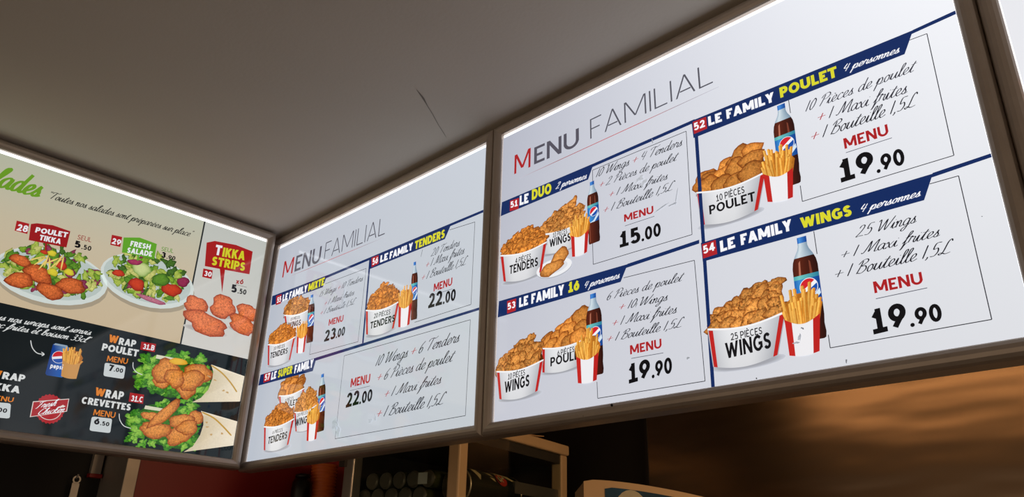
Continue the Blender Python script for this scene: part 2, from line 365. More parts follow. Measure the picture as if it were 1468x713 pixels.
def text_mesh(txt, wt):
    """vertices and faces of a word; wt = stroke weight as a fraction of the cap height"""
    k = (txt, wt)
    if k in _tc: return _tc[k]
    V, F = [], []; t = wt/2; x = 0.0; gap = 0.055+0.10*(1-wt*3)
    def quad(*p):
        i = len(V); V.extend(p); F.append(tuple(range(i, i+len(p))))
    def strip(pts, closed=False):
        n = len(pts); L = []
        for i, p in enumerate(pts):
            a = pts[i-1] if (i or closed) else p; b = pts[(i+1) % n] if (i < n-1 or closed) else p
            dx, dy = b[0]-a[0], b[1]-a[1]; l = math.hypot(dx, dy) or 1
            L.append(((p[0]-dy/l*t, p[1]+dx/l*t), (p[0]+dy/l*t, p[1]-dx/l*t)))
        for i in range(n if closed else n-1): quad(L[i][0], L[i][1], L[(i+1) % n][1], L[(i+1) % n][0])
    for ch in txt:
        if ch == ' ': x += .30; continue
        g = SG[ch]; W = max(g[0]*(1+0.35*(wt-.12)), 2*t) if g[0] else 2*t
        X = lambda u: x+t+u*(W-2*t); Y = lambda q: t+q*(1-2*t)
        for pr in g[1:]:
            o = pr[0]
            if o in 'lbq':
                a, b = (X(pr[1]), Y(pr[2])), (X(pr[3]), Y(pr[4])); l = math.hypot(b[0]-a[0], b[1]-a[1]) or 1
                dx, dy = (b[0]-a[0])/l*t, (b[1]-a[1])/l*t
                if o == 'l': a = (a[0]-dx, a[1]-dy); b = (b[0]+dx, b[1]+dy)
                if o == 'b' and pr[3] >= .98: b = (b[0]+dx, b[1])
                if o == 'b' and pr[1] <= .05: a = (a[0]-dx, a[1])
                quad((a[0]-dy, a[1]+dx), (a[0]+dy, a[1]-dx), (b[0]+dy, b[1]-dx), (b[0]-dy, b[1]+dx))
            elif o == 'd':
                full = lambda q: 0.0 if q == 0 else (1.0 if q == 1 else q)
                a, b = (X(pr[1]), full(pr[2])), (X(pr[3]), full(pr[4])); l = math.hypot(b[0]-a[0], b[1]-a[1]); h = t*min(2.2, l/abs(b[1]-a[1]))
                quad((a[0]-h, a[1]), (a[0]+h, a[1]), (b[0]+h, b[1]), (b[0]-h, b[1]))
            elif o == 'e':
                cx, cy, rx, ry = X(pr[1]), Y(pr[2]), pr[3]*(W-2*t), pr[4]*(1-2*t); a0, a1 = math.radians(pr[5]), math.radians(pr[6])
                n = 22 if pr[6]-pr[5] > 200 else 12; cl = pr[6]-pr[5] >= 360
                strip([(cx+rx*math.cos(a0+(a1-a0)*i/n), cy+ry*math.sin(a0+(a1-a0)*i/n)) for i in range(n if cl else n+1)], cl)
            elif o == 'c': strip(catmull([(X(u), Y(q)) for u, q in pr[1:]], 3))
            elif o == 'f':
                r = t*1.12; quad(*[(X(pr[1])+r*math.cos(a*math.pi/6), r+pr[2]+r*math.sin(a*math.pi/6)-(0 if pr[2] else r*.02)) for a in range(12)])
        x += W+gap
    _tc[k] = (V, F); return _tc[k]
def caph(off): return (0.0, 1.0)
OFFW = {-0.012: .062, 0.0: .09, 0.008: .12, 0.012: .15, 0.016: .165, 0.018: .195, 0.02: .20, 0.022: .205, 0.024: .20, 0.026: .205, 0.03: .24, 0.032: .245, 0.034: .25, 0.036: .26}

# ------------------------------------------------------------------ menu boards
FR = 0.0238                                    # frame width
class Board:
    def __init__(s, name, origin, udir, normal, W, label, cat='menu board', strip=0.0085, side=0.0012, dim=False):
        s.dim = dim; s.o = Vector(origin); s.u = Vector(udir); s.n = Vector(normal); s.W = W; s.H = BH
        s.root = empty(name, s.o+s.u*(W/2)-Vector((0, 0, FR)))
        mw = Matrix((s.u, Vector((0, 0, 1)).cross(s.u)*-1 if False else -s.n, Vector((0, 0, 1)))).transposed()
        s.root.matrix_world = Matrix.Translation(s.root.location) @ mw.to_4x4()
        tag(s.root, label, cat)
        # local coords of the root: x = u - W/2, y = -(towards viewer), z = v + FR
        prof = [(0.0, 0.0), (0.0, 0.0045), (0.002, 0.0075), (0.0065, 0.0105), (0.012, 0.0118), (0.0172, 0.0108), (0.0215, 0.0075), (FR, 0.0015), (FR, -0.030)]
        cor = lambda q: [(-q, -q), (W+q, -q), (W+q, BH+q), (-q, BH+q)]
        for k in range(4):
            bm = bmesh.new(); ra, rb = [], []
            for q, w in prof+[(0.0, -0.030)]:
                c = cor(q)
                ra.append(bm.verts.new(s.loc(*c[k], w))); rb.append(bm.verts.new(s.loc(*c[(k+1) % 4], w)))
            n = len(ra)
            for i in range(n): bm.faces.new((ra[i], ra[(i+1) % n], rb[(i+1) % n], rb[i]))
            bm.faces.new(ra); bm.faces.new(rb[::-1])
            bm_obj('frame_bar', bm, M['frame'], s.root)
        bx = bmesh.new(); a = s.loc(0, 0, -0.030); b = s.loc(W, BH, -0.004)
        box_bm([min(a[i], b[i]) for i in range(3)], [max(a[i], b[i]) for i in range(3)], 0, bx)
        bm_obj('light_casing', bx, M['casing'], s.root)
        s.flat('light_diffuser', [(0, 0), (W, 0), (W, BH), (0, BH)], -0.0025, M['diffuser'])
        s.px0, s.px1, s.py0, s.py1 = side, W-side*0.8, side, BH-strip
        s.poster = None
    def loc(s, u, v, w): return (u-s.W/2, -w, v+FR)
    def flat(s, name, pts, w, m, parent=None):
        me = bpy.data.meshes.new(name); me.from_pydata([s.loc(*p, w) for p in pts], [], [tuple(range(len(pts)))])
        return link(name, me, parent or s.root, [m])
    def uv(s, crop, x, y):
        ox, oy, sc = CR[crop]; d = ray(ox+x/sc, oy+y/sc)
        t = (s.o-CAM).dot(s.n)/d.dot(s.n); p = CAM+d*t-s.o
        return (p.dot(s.u), p.z)
class Pr:
    """One printed picture or line of lettering: flat polygons stacked in thin layers."""
    def __init__(s, B, base=0.0006):
        s.B = B; s.V = []; s.F = []; s.C = []; s.w = base; s.step = 0.000012
    def poly(s, pts, cols, crisp=0.0, w=None, up=True):
        if up: s.w += s.step
        w = s.w if w is None else w
        if not isinstance(cols[0], (tuple, list)): cols = [cols]*len(pts)
        i0 = len(s.V)
        for p, c in zip(pts, cols): s.V.append(s.B.loc(p[0], p[1], w*0.35)); s.C.append((*lin(c), crisp))
        s.F.append(tuple(range(i0, i0+len(pts))))
    def mesh(s, pts, faces, cols, crisp=0.0):
        s.w += s.step; i0 = len(s.V)
        for p, c in zip(pts, cols): s.V.append(s.B.loc(p[0], p[1], s.w*0.35)); s.C.append((*lin(c), crisp))
        s.F += [tuple(i0+i for i in f) for f in faces]
    def line(s, p, q, wd, c0, c1=None):
        dx, dy = q[0]-p[0], q[1]-p[1]; l = math.hypot(dx, dy) or 1; nx, ny = -dy/l*wd/2, dx/l*wd/2
        c1 = c1 or c0
        s.poly([(p[0]+nx, p[1]+ny), (p[0]-nx, p[1]-ny), (q[0]-nx, q[1]-ny), (q[0]+nx, q[1]+ny)], [c0, c0, c1, c1])
    def stroke(s, pts, wd, c):
        pts = catmull(pts); s.w += s.step
        r = ribbon(pts, lambda dx, dy: wd/2)
        for (l0, r0), (l1, r1) in zip(r, r[1:]): s.poly([l0, r0, r1, l1], c, up=False)
    def blob(s, c, rx, ry, rot, rnd, cin, cout, crisp=0.5, rough=0.16, n=20, hl=(-0.2, 0.3)):
        ph = [rnd.uniform(0, 6.28) for _ in range(4)]
        ca, sa = math.cos(rot), math.sin(rot)
        pts, cols, faces = [], [], []
        hx, hy = hl
        cmid = tuple(cin[i]*0.72+cout[i]*0.28 for i in range(3))
        pts.append((c[0]+(hx*rx*ca-hy*ry*sa)*0.6, c[1]+(hx*rx*sa+hy*ry*ca)*0.6)); cols.append(cin)
        for ri, (f, cc) in enumerate(((0.45, cin), (0.78, cmid), (1.0, cout))):
            for i in range(n):
                a = 2*math.pi*i/n
                k = 1+rough*(math.sin(2*a+ph[0])*0.5+math.sin(3*a+ph[1])*0.45+math.sin(5*a+ph[2])*0.35+math.sin(8*a+ph[3])*0.22)
                x, y = math.cos(a)*rx*k*f+hx*rx*(1-f)*0.6, math.sin(a)*ry*k*f+hy*ry*(1-f)*0.6
                pts.append((c[0]+x*ca-y*sa, c[1]+x*sa+y*ca)); cols.append(cc)
        for i in range(n): faces.append((0, 1+i, 1+(i+1) % n))
        for r_ in range(2):
            a0, b0 = 1+r_*n, 1+(r_+1)*n
            for i in range(n): faces.append((a0+i, b0+i, b0+(i+1) % n, a0+(i+1) % n))
        s.mesh(pts, faces, cols, crisp)
    def disc(s, c, rx, ry, col, n=24, rot=0.0, a0=0.0, a1=2*math.pi):
        ca, sa = math.cos(rot), math.sin(rot)
        k = n+1 if a1-a0 < 6.28 else n
        P = [(math.cos(a0+(a1-a0)*i/n)*rx, math.sin(a0+(a1-a0)*i/n)*ry) for i in range(k)]
        s.poly([(c[0]+x*ca-y*sa, c[1]+x*sa+y*ca) for x, y in P], col)
    def done(s, name, m=None, parent=None):
        B = s.B
        V, F, C = clip(s.V, s.F, s.C, B)
        me = bpy.data.meshes.new(name); me.from_pydata(V, [], F)
        ca = me.color_attributes.new('Col', 'FLOAT_COLOR', 'POINT')
        flat = [v for c in C for v in c]; ca.data.foreach_set('color', flat)
        return link(name, me, parent or B.poster, [m or (M['print_dim'] if B.dim else M['print'])])
def clip(V, F, C, B):
    """trim the print at the poster's left and right cut edges"""
    xa, xb = B.px0-B.W/2, B.px1-B.W/2
    if all(xa <= v[0] <= xb for v in V): return V, F, C
    nV, nF, nC = [], [], []
    for f in F:
        P = [(V[i], C[i]) for i in f]
        for lim, sg in ((xa, 1), (xb, -1)):
            out = []
            for (p, c), (q, d) in zip(P, P[1:]+P[:1]):
                ip, iq = (p[0]-lim)*sg >= 0, (q[0]-lim)*sg >= 0
                if ip: out.append((p, c))
                if ip != iq:
                    t = (lim-p[0])/(q[0]-p[0])
                    out.append((tuple(p[k]+(q[k]-p[k])*t for k in range(3)), tuple(c[k]+(d[k]-c[k])*t for k in range(4))))
            P = out
            if len(P) < 3: break
        if len(P) < 3: continue
        i0 = len(nV); nV += [p for p, _ in P]; nC += [c for _, c in P]; nF.append(tuple(range(i0, i0+len(P))))
    return nV, nF, nC
TXT_W = 0.0034
def place(B, crop, p0, p1, top):
    a, b = B.uv(crop, *p0), B.uv(crop, *p1) if len(p1) == 2 else B.uv(p1[0], p1[1], p1[2])
    h = B.uv(crop, p0[0], top)[1]-a[1]
    return a, b, h
def text(B, txt, crop, p0, p1, top, col, off=0.02, name='printed_word', shear=0.0, w=TXT_W, rot=True):
    a, b, h = place(B, crop, p0, p1, top)
    vs, fs = text_mesh(txt, OFFW[off]); y0, y1 = caph(off)
    x0, x1 = min(v[0] for v in vs), max(v[0] for v in vs)
    P = Pr(B, w); ux, uy = b[0]-a[0], b[1]-a[1]
    pts = []
    for x, y in vs:
        t = (x-x0)/(x1-x0); q = (y-y0)/(y1-y0)*h
        pts.append((a[0]+ux*t+shear*q, a[1]+uy*t+q))
    P.w += P.step
    for f in fs: P.w += 0.000006; P.poly([pts[i] for i in f], col, up=False)
    return P.done(name)
BLK, RED, YEL, WHT, BLU, GRY = (14, 14, 18), (166, 32, 36), (212, 210, 46), (240, 242, 247), (18, 42, 94), (82, 80, 92)
def script(B, txt, crop, p0, p1, top, col=(26, 26, 34), pen=0.037, slant=0.34, plus=RED, name='printed_script', w=TXT_W):
    a, b, h = place(B, crop, p0, p1, top)
    polys, _ = script_polys(txt, pen, slant)
    xs = [p[0] for _, q in polys for p in q]; x0, x1 = min(xs), max(xs)
    P = Pr(B, w); ux, uy = b[0]-a[0], b[1]-a[1]
    P.w += P.step
    for ch, q in polys:
        P.w += 0.000002
        P.poly([(a[0]+ux*(x-x0)/(x1-x0), a[1]+uy*(x-x0)/(x1-x0)+y*h) for x, y in q], plus if ch == '+' else col, up=False)
    return P.done(name)
def qpoly(B, name, pts, col, w=0.0006, m=None):
    P = Pr(B, w); P.poly([B.uv(*p) for p in pts], col); return P.done(name, m)
def rules(B, name, segs, wd, c0, c1=None, w=0.0008):
    for p, q in segs:
        P = Pr(B, w); P.line(B.uv(*p), B.uv(*q), wd, c0, c1); P.done(name)
# ------------------------------------------------------------------ printed pictures
def lerp(a, b, t): return tuple(a[i]+(b[i]-a[i])*t for i in range(len(a)))
class Fm:
    def __init__(s, o, ex, ey): s.o, s.ex, s.ey = o, ex, ey
    def __call__(s, x, y): return (s.o[0]+s.ex[0]*x+s.ey[0]*y, s.o[1]+s.ex[1]*x+s.ey[1]*y)
def fbase(B, crop, bl, br, topc):
    a, b, t = B.uv(crop, *bl), B.uv(crop, *br), B.uv(crop, *topc)
    ex = (b[0]-a[0], b[1]-a[1]); ey = (t[0]-(a[0]+b[0])/2, t[1]-(a[1]+b[1])/2)
    return Fm(a, ex, ey)
PAL = {'tenders': ((226, 142, 58), (128, 60, 16)), 'wings': ((222, 150, 74), (128, 64, 20)), 'poulet': ((224, 146, 66), (132, 62, 18))}
BW = {}
def bucket(B, crop, rl, rr, bc, peak, kind, seed, w=0.0006):
    """paper bucket heaped with fried chicken"""
    rnd = random.Random(seed)
    L, R, C, K = B.uv(crop, *rl), B.uv(crop, *rr), B.uv(crop, *bc), B.uv(crop, *peak)
    ex = (R[0]-L[0], R[1]-L[1]); mid = ((L[0]+R[0])/2, (L[1]+R[1])/2); ey = (mid[0]-C[0], mid[1]-C[1])
    o = (L[0]-ey[0], L[1]-ey[1]); f = Fm(o, ex, ey)
    wid = math.hypot(*ex); hgt = ey[1]
    P = Pr(B, w)
    # soft printed contact shadow
    P.blob(f(0.52, 0.07), wid*0.47, hgt*0.14, math.atan2(ex[1], ex[0])*0.3, rnd, (150, 152, 160), (196, 200, 210), 0, 0.02)
    # heap outline: from the rim's left end up to the peak and down to the rim's right end
    kx = ((K[0]-L[0])*ex[0]+(K[1]-L[1])*ex[1])/(wid*wid); ph = (K[1]-(L[1]+ex[1]*kx))/hgt
    ci, co = PAL[kind]
    def topy(x):
        t = x/kx if x < kx else (1-x)/(1-kx)
        return max(0, min(1, t))**0.55*ph*0.92
    dark = tuple(int(v*0.62) for v in co)
    prof = [f(x/14, 1+topy(x/14)*0.9) for x in range(15)]
    P.poly([f(1, 0.9), f(0.5, 0.85), f(0, 0.9)][::-1]+[f(0, 0.95)]*0+prof[::-1], dark, 0.3)
    rows = {'tenders': 6, 'wings': 5, 'poulet': 3}[kind]; size = {'tenders': 0.098, 'wings': 0.118, 'poulet': 0.185}[kind]
    for r in range(rows):
        fr = 1-r/(rows-0.35)
        n = {'tenders': 8, 'wings': 6, 'poulet': 4}[kind]
        for i in range(n):
            x = 0.07+(0.86)*(i+0.5+rnd.uniform(-.28, .28))/n
            y = 1+topy(x)*(fr*0.96)-size*0.30+rnd.uniform(-.03, .03)-(0.085*math.sin(math.pi*x) if r == rows-1 else 0)
            sx = wid*size*rnd.uniform(.85, 1.2); sy = sx*rnd.uniform(.58, .85)
            v = rnd.uniform(.86, 1.08)
            P.blob(f(x, y), sx, sy, rnd.uniform(-.2, .9), rnd, tuple(min(255, c*v) for c in ci), tuple(c*v for c in co), 0.72 if kind != 'poulet' else 0.5, 0.34 if kind != 'poulet' else 0.18)
    P.done('picture_chicken')
    P2 = Pr(B, P.w)
    n = 22; top, bot = [], []
    for i in range(n+1):
        t = i/n; s_ = math.sin(math.pi*t)
        top.append(f(t, 1-0.13*s_)); bot.append(f(0.09+0.82*t, 0.12-0.12*s_))
    def shade(t):
        e = abs(t-0.45)*2
        return lerp((226, 228, 232), (168, 172, 180), min(1, max(0, e-0.25)**1.5*1.3))
    cols = [shade(i/n) for i in range(n+1)]
    P2.mesh(top+bot, [(i, n+1+i, n+2+i, i+1) for i in range(n)], cols+[tuple(v*0.94 for v in c) for c in cols])
    for ta, tb in ((0.015, 0.075), (0.925, 0.985)):
        q = []
        for t in (ta, tb): s_ = math.sin(math.pi*t); q.append((f(t, 1-0.13*s_-0.03), f(0.09+0.82*t, 0.12-0.12*s_)))
        P2.poly([q[0][0], q[0][1], q[1][1], q[1][0]], (186, 36, 34))
    r = ribbon(top, lambda dx, dy: wid*0.011)
    P2.w += P2.step
    for (l0, r0), (l1, r1) in zip(r, r[1:]): P2.poly([l0, r0, r1, l1], (238, 240, 243), up=False)
    P2.done('picture_bucket'); BW[seed] = P2.w+.00002; return P2.w
def fries(B, crop, bl, br, tc, seed, w=0.0019, tan=False):
    rnd = random.Random(seed); f = fbase(B, crop, bl, br, tc)
    P = Pr(B, w)
    P.poly([f(-.08, .45), f(1.08, .45), f(1.2, .68), f(.9, .86), f(.3, .86), f(-.2, .7)], (176, 106, 32), 0.3)
    for k in range(30):
        row = k/30
        x = rnd.uniform(-.02, 1.0); lean = (x-.5)*0.35+rnd.uniform(-.1, .1)
        y0 = 0.40; y1 = lerp((1.02,), (0.70,), row)[0]+rnd.uniform(-.07, .04)-abs(x-.5)*0.22
        hw = 0.058; v = rnd.uniform(.9, 1.06)
        c0 = tuple(min(255, q*v) for q in (238, 178, 82)); c1 = tuple(q*v for q in (206, 132, 44))
        xb = x*0.9+0.05
        P.poly([f(xb-hw, y0), f(xb+hw*.2, y0), f(xb+hw*.2+lean, y1+.01), f(xb-hw+lean, y1)], [c0, c0, c0, tuple(min(255, q*1.06) for q in c0)], 0.12)
        P.poly([f(xb+hw*.2, y0), f(xb+hw, y0), f(xb+hw+lean, y1-.005), f(xb+hw*.2+lean, y1+.01)], c1, 0.12)
    P.done('picture_fries')
    P2 = Pr(B, P.w); n = 10
    def edge(t, lo):
        return f(t, (0.03-0.03*math.sin(math.pi*t))) if lo else f(-.1+1.2*t, 0.53-0.10*math.sin(math.pi*t))
    for ta, tb, c in ((0, .2, (190, 38, 34)), (.2, .8, (232, 232, 236)), (.8, 1, (182, 34, 32))) if not tan else ((0, 1, (206, 150, 84)),):
        ts = [ta+(tb-ta)*i/n for i in range(n+1)]
        P2.poly([edge(t, True) for t in ts]+[edge(t, False) for t in ts[::-1]], c)
    P2.done('picture_carton'); return P2.w
def globe(P, c, r, rot):
    P.disc(c, r, r, (236, 240, 246), 24)
    P.disc((c[0], c[1]), r*.93, r*.93, (206, 36, 46), 14, rot, 0.25, math.pi-0.05)
    P.disc((c[0], c[1]), r*.93, r*.93, (24, 80, 170), 14, rot, math.pi+0.35, 2*math.pi-0.2)
def bottle(B, crop, bl, br, tc, w=0.0016, small=False):
    f = fbase(B, crop, bl, br, tc); P = Pr(B, w)
    prof = [(0, .40), (.01, .47), (.06, .5), (.14, .47), (.22, .5), (.34, .5), (.50, .5), (.62, .5), (.70, .5), (.76, .46), (.82, .36), (.87, .24), (.91, .19), (.94, .19)]
    def half(y):
        for (a, p), (b, q) in zip(prof, prof[1:]):
            if a <= y <= b: return p+(q-p)*(y-a)/(b-a)
        return .19
    def band(y0, y1, cl, cc, cr, n=6, crisp=0.0):
        ys = sorted(set([y0, y1]+[a for a, _ in prof if y0 < a < y1]))
        fr = (-1, -.55, .1, .6, 1); cols5 = (cl, cc, lerp(cc, cr, .4), lerp(cc, cr, .7), cr)
        pts, cols, fa = [], [], []
        for y in ys:
            h = half(y)
            for q, c in zip(fr, cols5): pts.append(f(.5+h*q, y)); cols.append(c)
        for j in range(len(ys)-1):
            for i in range(4): fa.append((j*5+i, j*5+i+1, j*5+i+6, j*5+i+5))
        P.mesh(pts, fa, cols, crisp)
    band(0, .94, (70, 28, 20), (92, 36, 22), (40, 16, 14))
    band(.80, .94, (150, 172, 190), (206, 220, 228), (120, 146, 168))
    P.poly([f(.22, .60), f(.30, .60), f(.33, .77), f(.26, .75)], (176, 110, 88))
    P.poly([f(.66, .62), f(.76, .61), f(.72, .74), f(.66, .76)], (120, 60, 44))
    band(.335, .625, (30, 96, 176), (60, 140, 206), (16, 62, 140))
    band(.585, .625, (70, 160, 170), (110, 196, 190), (40, 120, 150))
    P.poly([f(.1, .335), f(.5, .36), f(.95, .47), f(.98, .42), f(.6, .335)], (208, 226, 240))
    c = f(.55, .50); r = abs(f.ex[0])*0.36
    globe(P, c, r, 0.5)
    band(.94, 1.0, (24, 86, 176), (70, 140, 214), (14, 60, 140))
    P.line(f(.16, .03), f(.16, .30), abs(f.ex[0])*0.06, (140, 74, 54))
    P.done('picture_bottle'); return P.w
def glow_sheet(B, bl, br, tr, tl, n=10):  # uneven brightness is painted into the sheet by blending four corner colours
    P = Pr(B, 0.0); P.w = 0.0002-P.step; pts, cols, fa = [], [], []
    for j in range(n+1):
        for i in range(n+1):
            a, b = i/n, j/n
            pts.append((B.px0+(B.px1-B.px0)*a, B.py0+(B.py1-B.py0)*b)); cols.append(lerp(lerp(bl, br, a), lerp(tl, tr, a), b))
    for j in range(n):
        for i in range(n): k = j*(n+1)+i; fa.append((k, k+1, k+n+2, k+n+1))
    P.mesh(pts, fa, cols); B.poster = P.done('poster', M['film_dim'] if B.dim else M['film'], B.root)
def poster(B, fields):
    P = Pr(B, 0.0); P.w = 0.0002
    for pts, cols in fields: P.poly(pts, cols, up=False)
    me = P.done('poster', M['film_dim'] if B.dim else M['film'], B.root); B.poster = me
    return me

# ================================================================== board with the four family menus (nearest)
XN = -0.9315
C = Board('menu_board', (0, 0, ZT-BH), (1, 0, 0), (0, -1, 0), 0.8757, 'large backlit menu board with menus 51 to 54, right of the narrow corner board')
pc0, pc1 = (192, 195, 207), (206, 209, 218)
glow_sheet(C, (194, 197, 208), (216, 219, 225), (243, 246, 252), (176, 180, 194))  # viewing-angle brightening towards the top right, painted into the poster colour
def heading(B, m, enu, fam, line, cr):
    text(B, 'M', cr, m[0], m[1], m[2], (166, 32, 36), 0.008, 'printed_heading')
    text(B, 'ENU', cr, enu[0], enu[1], enu[2], GRY, 0.012, 'printed_heading')
    text(B, 'FAMILIAL', cr, fam[0], fam[1], fam[2], (84, 84, 94), -0.012, 'printed_heading')
    a, b = line; t = lambda k: (cr, a[0]+(b[0]-a[0])*k, a[1]+(b[1]-a[1])*k)
    P = Pr(B, 0.0008)
    cs = [(190, 192, 204), (150, 60, 60), (186, 30, 34), (186, 40, 40), (150, 140, 150), (196, 198, 208)]
    for i in range(5): P.line(B.uv(*t(i/5)), B.uv(*t((i+1)/5)), 0.0012, cs[i], cs[i+1])
    P.done('printed_rule')
heading(C, ((117, 590), (189, 557), 507), ((205, 547), (405, 462), 472), ((455, 433), (1000, 183), 346), ((140, 607), (1025, 200)), 'c7')
def banner(B, poly4, line4, sq, num, words, pers):
    qpoly(B, 'printed_banner', poly4, BLU, 0.0010)
    if line4: qpoly(B, 'printed_rule', line4, BLU, 0.0009)
    qpoly(B, 'number_square', sq, (170, 36, 42), 0.0014)
    text(B, num[0], num[1], num[2], num[3], num[4], WHT, 0.02, 'printed_number')
    for wd, cr, p, q, top, col in words: text(B, wd, cr, p, q, top, col, 0.034, 'printed_title')
    if pers: script(B, pers[0], pers[1], pers[2], pers[3], pers[4], WHT, 0.05)
def S(cr, *pts): return [(cr, *p) for p in pts]
# --- 51
banner(C, S('c1', (85, 343), (460, 184), (437, 250), (80, 400)), S('c1', (458, 185), (872, 3), (872, 17), (453, 200)),
       S('c1', (118, 337), (155, 325), (153, 370), (117, 380)), ('51', 'c1', (121, 367), (150, 358), 342),
       [('LE', 'c1', (158, 357), (194, 345), 318, WHT), ('DUO', 'c1', (208, 335), (288, 306), 293, YEL)], ('2 personnes', 'c1', (305, 290), (434, 245), 264))
bucket(C, 'c1', (236, 476), (420, 418), (322, 546), (375, 333), 'wings', 11)
bottle(C, 'c1', (440, 518), (487, 500), (453, 258))
bucket(C, 'c1', (78, 562), (270, 505), (168, 662), (190, 440), 'tenders', 12, 0.0018)
fries(C, 'c1', (373, 572), (434, 552), (405, 385), 13, 0.0028)
P = Pr(C, 0.0024); rnd = random.Random(14)
def ell(P, B, cr, cx, cy, rx, ry, col, rot=0.0, n=28):
    P.poly([B.uv(cr, cx+math.cos(2*math.pi*i/n)*rx*math.cos(rot)-math.sin(2*math.pi*i/n)*ry*math.sin(rot), cy+math.cos(2*math.pi*i/n)*rx*math.sin(rot)+math.sin(2*math.pi*i/n)*ry*math.cos(rot)) for i in range(n)], col)
ell(P, C, 'c1', 300, 616, 76, 34, (176, 180, 190), -0.35); ell(P, C, 'c1', 299, 611, 76, 34, (232, 234, 238), -0.35); ell(P, C, 'c1', 299, 611, 58, 22, (214, 217, 224), -0.35)
P.done('picture_plate')
P = Pr(C, 0.0030)
def pxr(B, cr, x, y, d): a, b = B.uv(cr, x, y), B.uv(cr, x+d, y); return math.hypot(b[0]-a[0], b[1]-a[1])
P.blob(C.uv('c1', 320, 570), pxr(C, 'c1', 320, 570, 40), pxr(C, 'c1', 320, 570, 26), 0.5, rnd, *PAL['wings'], 0.42)
P.done('picture_chicken'); P = Pr(C, 0.0031)
P.blob(C.uv('c1', 288, 614), pxr(C, 'c1', 288, 614, 46), pxr(C, 'c1', 288, 614, 22), 0.2, rnd, *PAL['wings'], 0.42)
P.done('picture_chicken')
def btext(B, cr, l1, a1, b1, t1, l2, a2, b2, t2, k):
    text(B, l1, cr, a1, b1, t1, (26, 26, 30), 0.012, 'printed_bucket_text', w=BW[k]); text(B, l2, cr, a2, b2, t2, (20, 20, 24), 0.018, 'printed_bucket_text', w=BW[k])
btext(C, 'c1', '4 PIÈCES', (140, 594), (204, 574), 573, 'TENDERS', (116, 638), (233, 603), 603, 12)
btext(C, 'c1', '10 PIÈCES', (293, 488), (352, 470), 468, 'WINGS', (279, 528), (366, 500), 495, 11)
INK = (40, 40, 48)
rules(C, 'printed_box_line', [(('c1', 455, 212), ('c1', 838, 52)), (('c1', 838, 52), ('c1', 862, 475)), (('c1', 862, 475), ('c1', 458, 597)), (('c1', 458, 597), ('c1', 455, 500)), (('c1', 455, 212), ('c1', 456, 260))], 0.0011, INK)
script(C, '10 Wings + 4 Tenders', 'c1', (470, 242), (826, 110), 208)
script(C, '+ 2 Pièces de poulet', 'c1', (485, 284), (812, 168), 252)
script(C, '+ 1 Maxi frites', 'c1', (525, 324), (766, 248), 292)
script(C, '+ 1 Bouteille 1,5L', 'c1', (502, 388), (797, 288), 355)
def menu(B, cr, p, q, top, u0=None, u1=None):
    text(B, 'MENU', cr, p, q, top, RED, 0.018, 'printed_menu_word')
    if u0: rules(B, 'printed_rule', [((cr, *u0), (cr, *u1))], 0.0010, (90, 92, 104))
def price(B, cr, big, p, q, top, small, p2, q2, top2, dot=True):
    k = 1.0 if cr[0] == 'c' else 0.4
    q = (q[0]+5*k, q[1]-1.5*k); p2 = (p2[0]-3*k, p2[1]+1*k); top2 -= 6*k
    text(B, big, cr, p, q, top, BLK, 0.026, 'printed_price')
    text(B, small, cr, p2, q2, top2, BLK, 0.026, 'printed_price')
menu(C, 'c1', (586, 424), (706, 388), 394, (587, 440), (708, 400))
price(C, 'c1', '15', (568, 530), (648, 507), 466, '.00', (660, 504), (737, 480), 456)
# --- 52
banner(C, S('c3', (30, 300))+S('c4', (402, 103), (373, 185))+S('c3', (38, 365)), S('c4', (400, 103), (552, 33), (553, 46), (396, 117)),
       S('c3', (35, 304), (86, 284), (90, 329), (40, 350)), ('52', 'c3', (42, 338), (83, 322), 309),
       [('LE', 'c3', (96, 320), (147, 302), 284, WHT), ('FAMILY', 'c3', (165, 294), (346, 226), 258, WHT), ('POULET', 'c3', (368, 214), (585, 132), 174, YEL)], ('4 personnes', 'c4', (168, 245), (360, 178), 219))
bottle(C, 'c3', (366, 560), (447, 532), (369, 238))
bucket(C, 'c3', (48, 572), (312, 492), (172, 682), (285, 370), 'poulet', 21)
fries(C, 'c3', (320, 614), (416, 596), (350, 390), 22, 0.0026)
btext(C, 'c3', '10 PIÈCES', (125, 606), (232, 572), 580, 'POULET', (99, 655), (273, 602), 620, 21)
rules(C, 'printed_box_line', [(('c3', 398, 222), ('c3', 405, 270)), (('c3', 442, 545), ('c3', 450, 605)), (('c3', 450, 605), ('c4', 541, 530)), (('c4', 541, 530), ('c4', 449, 115)), (('c4', 449, 115), ('c4', 390, 137))], 0.0011, INK)
script(C, '10 Pièces de poulet', 'c4', (36, 382), (422, 238), 346, (52, 52, 62))
script(C, '+ 1 Maxi frites', 'c4', (80, 416), (387, 316), 376, (44, 44, 54))
script(C, '+ 1 Bouteille 1,5L', 'c4', (58, 482), (428, 356), 440)
menu(C, 'c4', (170, 509), (321, 460), 472, (173, 521), (330, 470))
price(C, 'c4', '19', (158, 624), (270, 588), 546, '.90', (283, 592), (378, 560), 540)
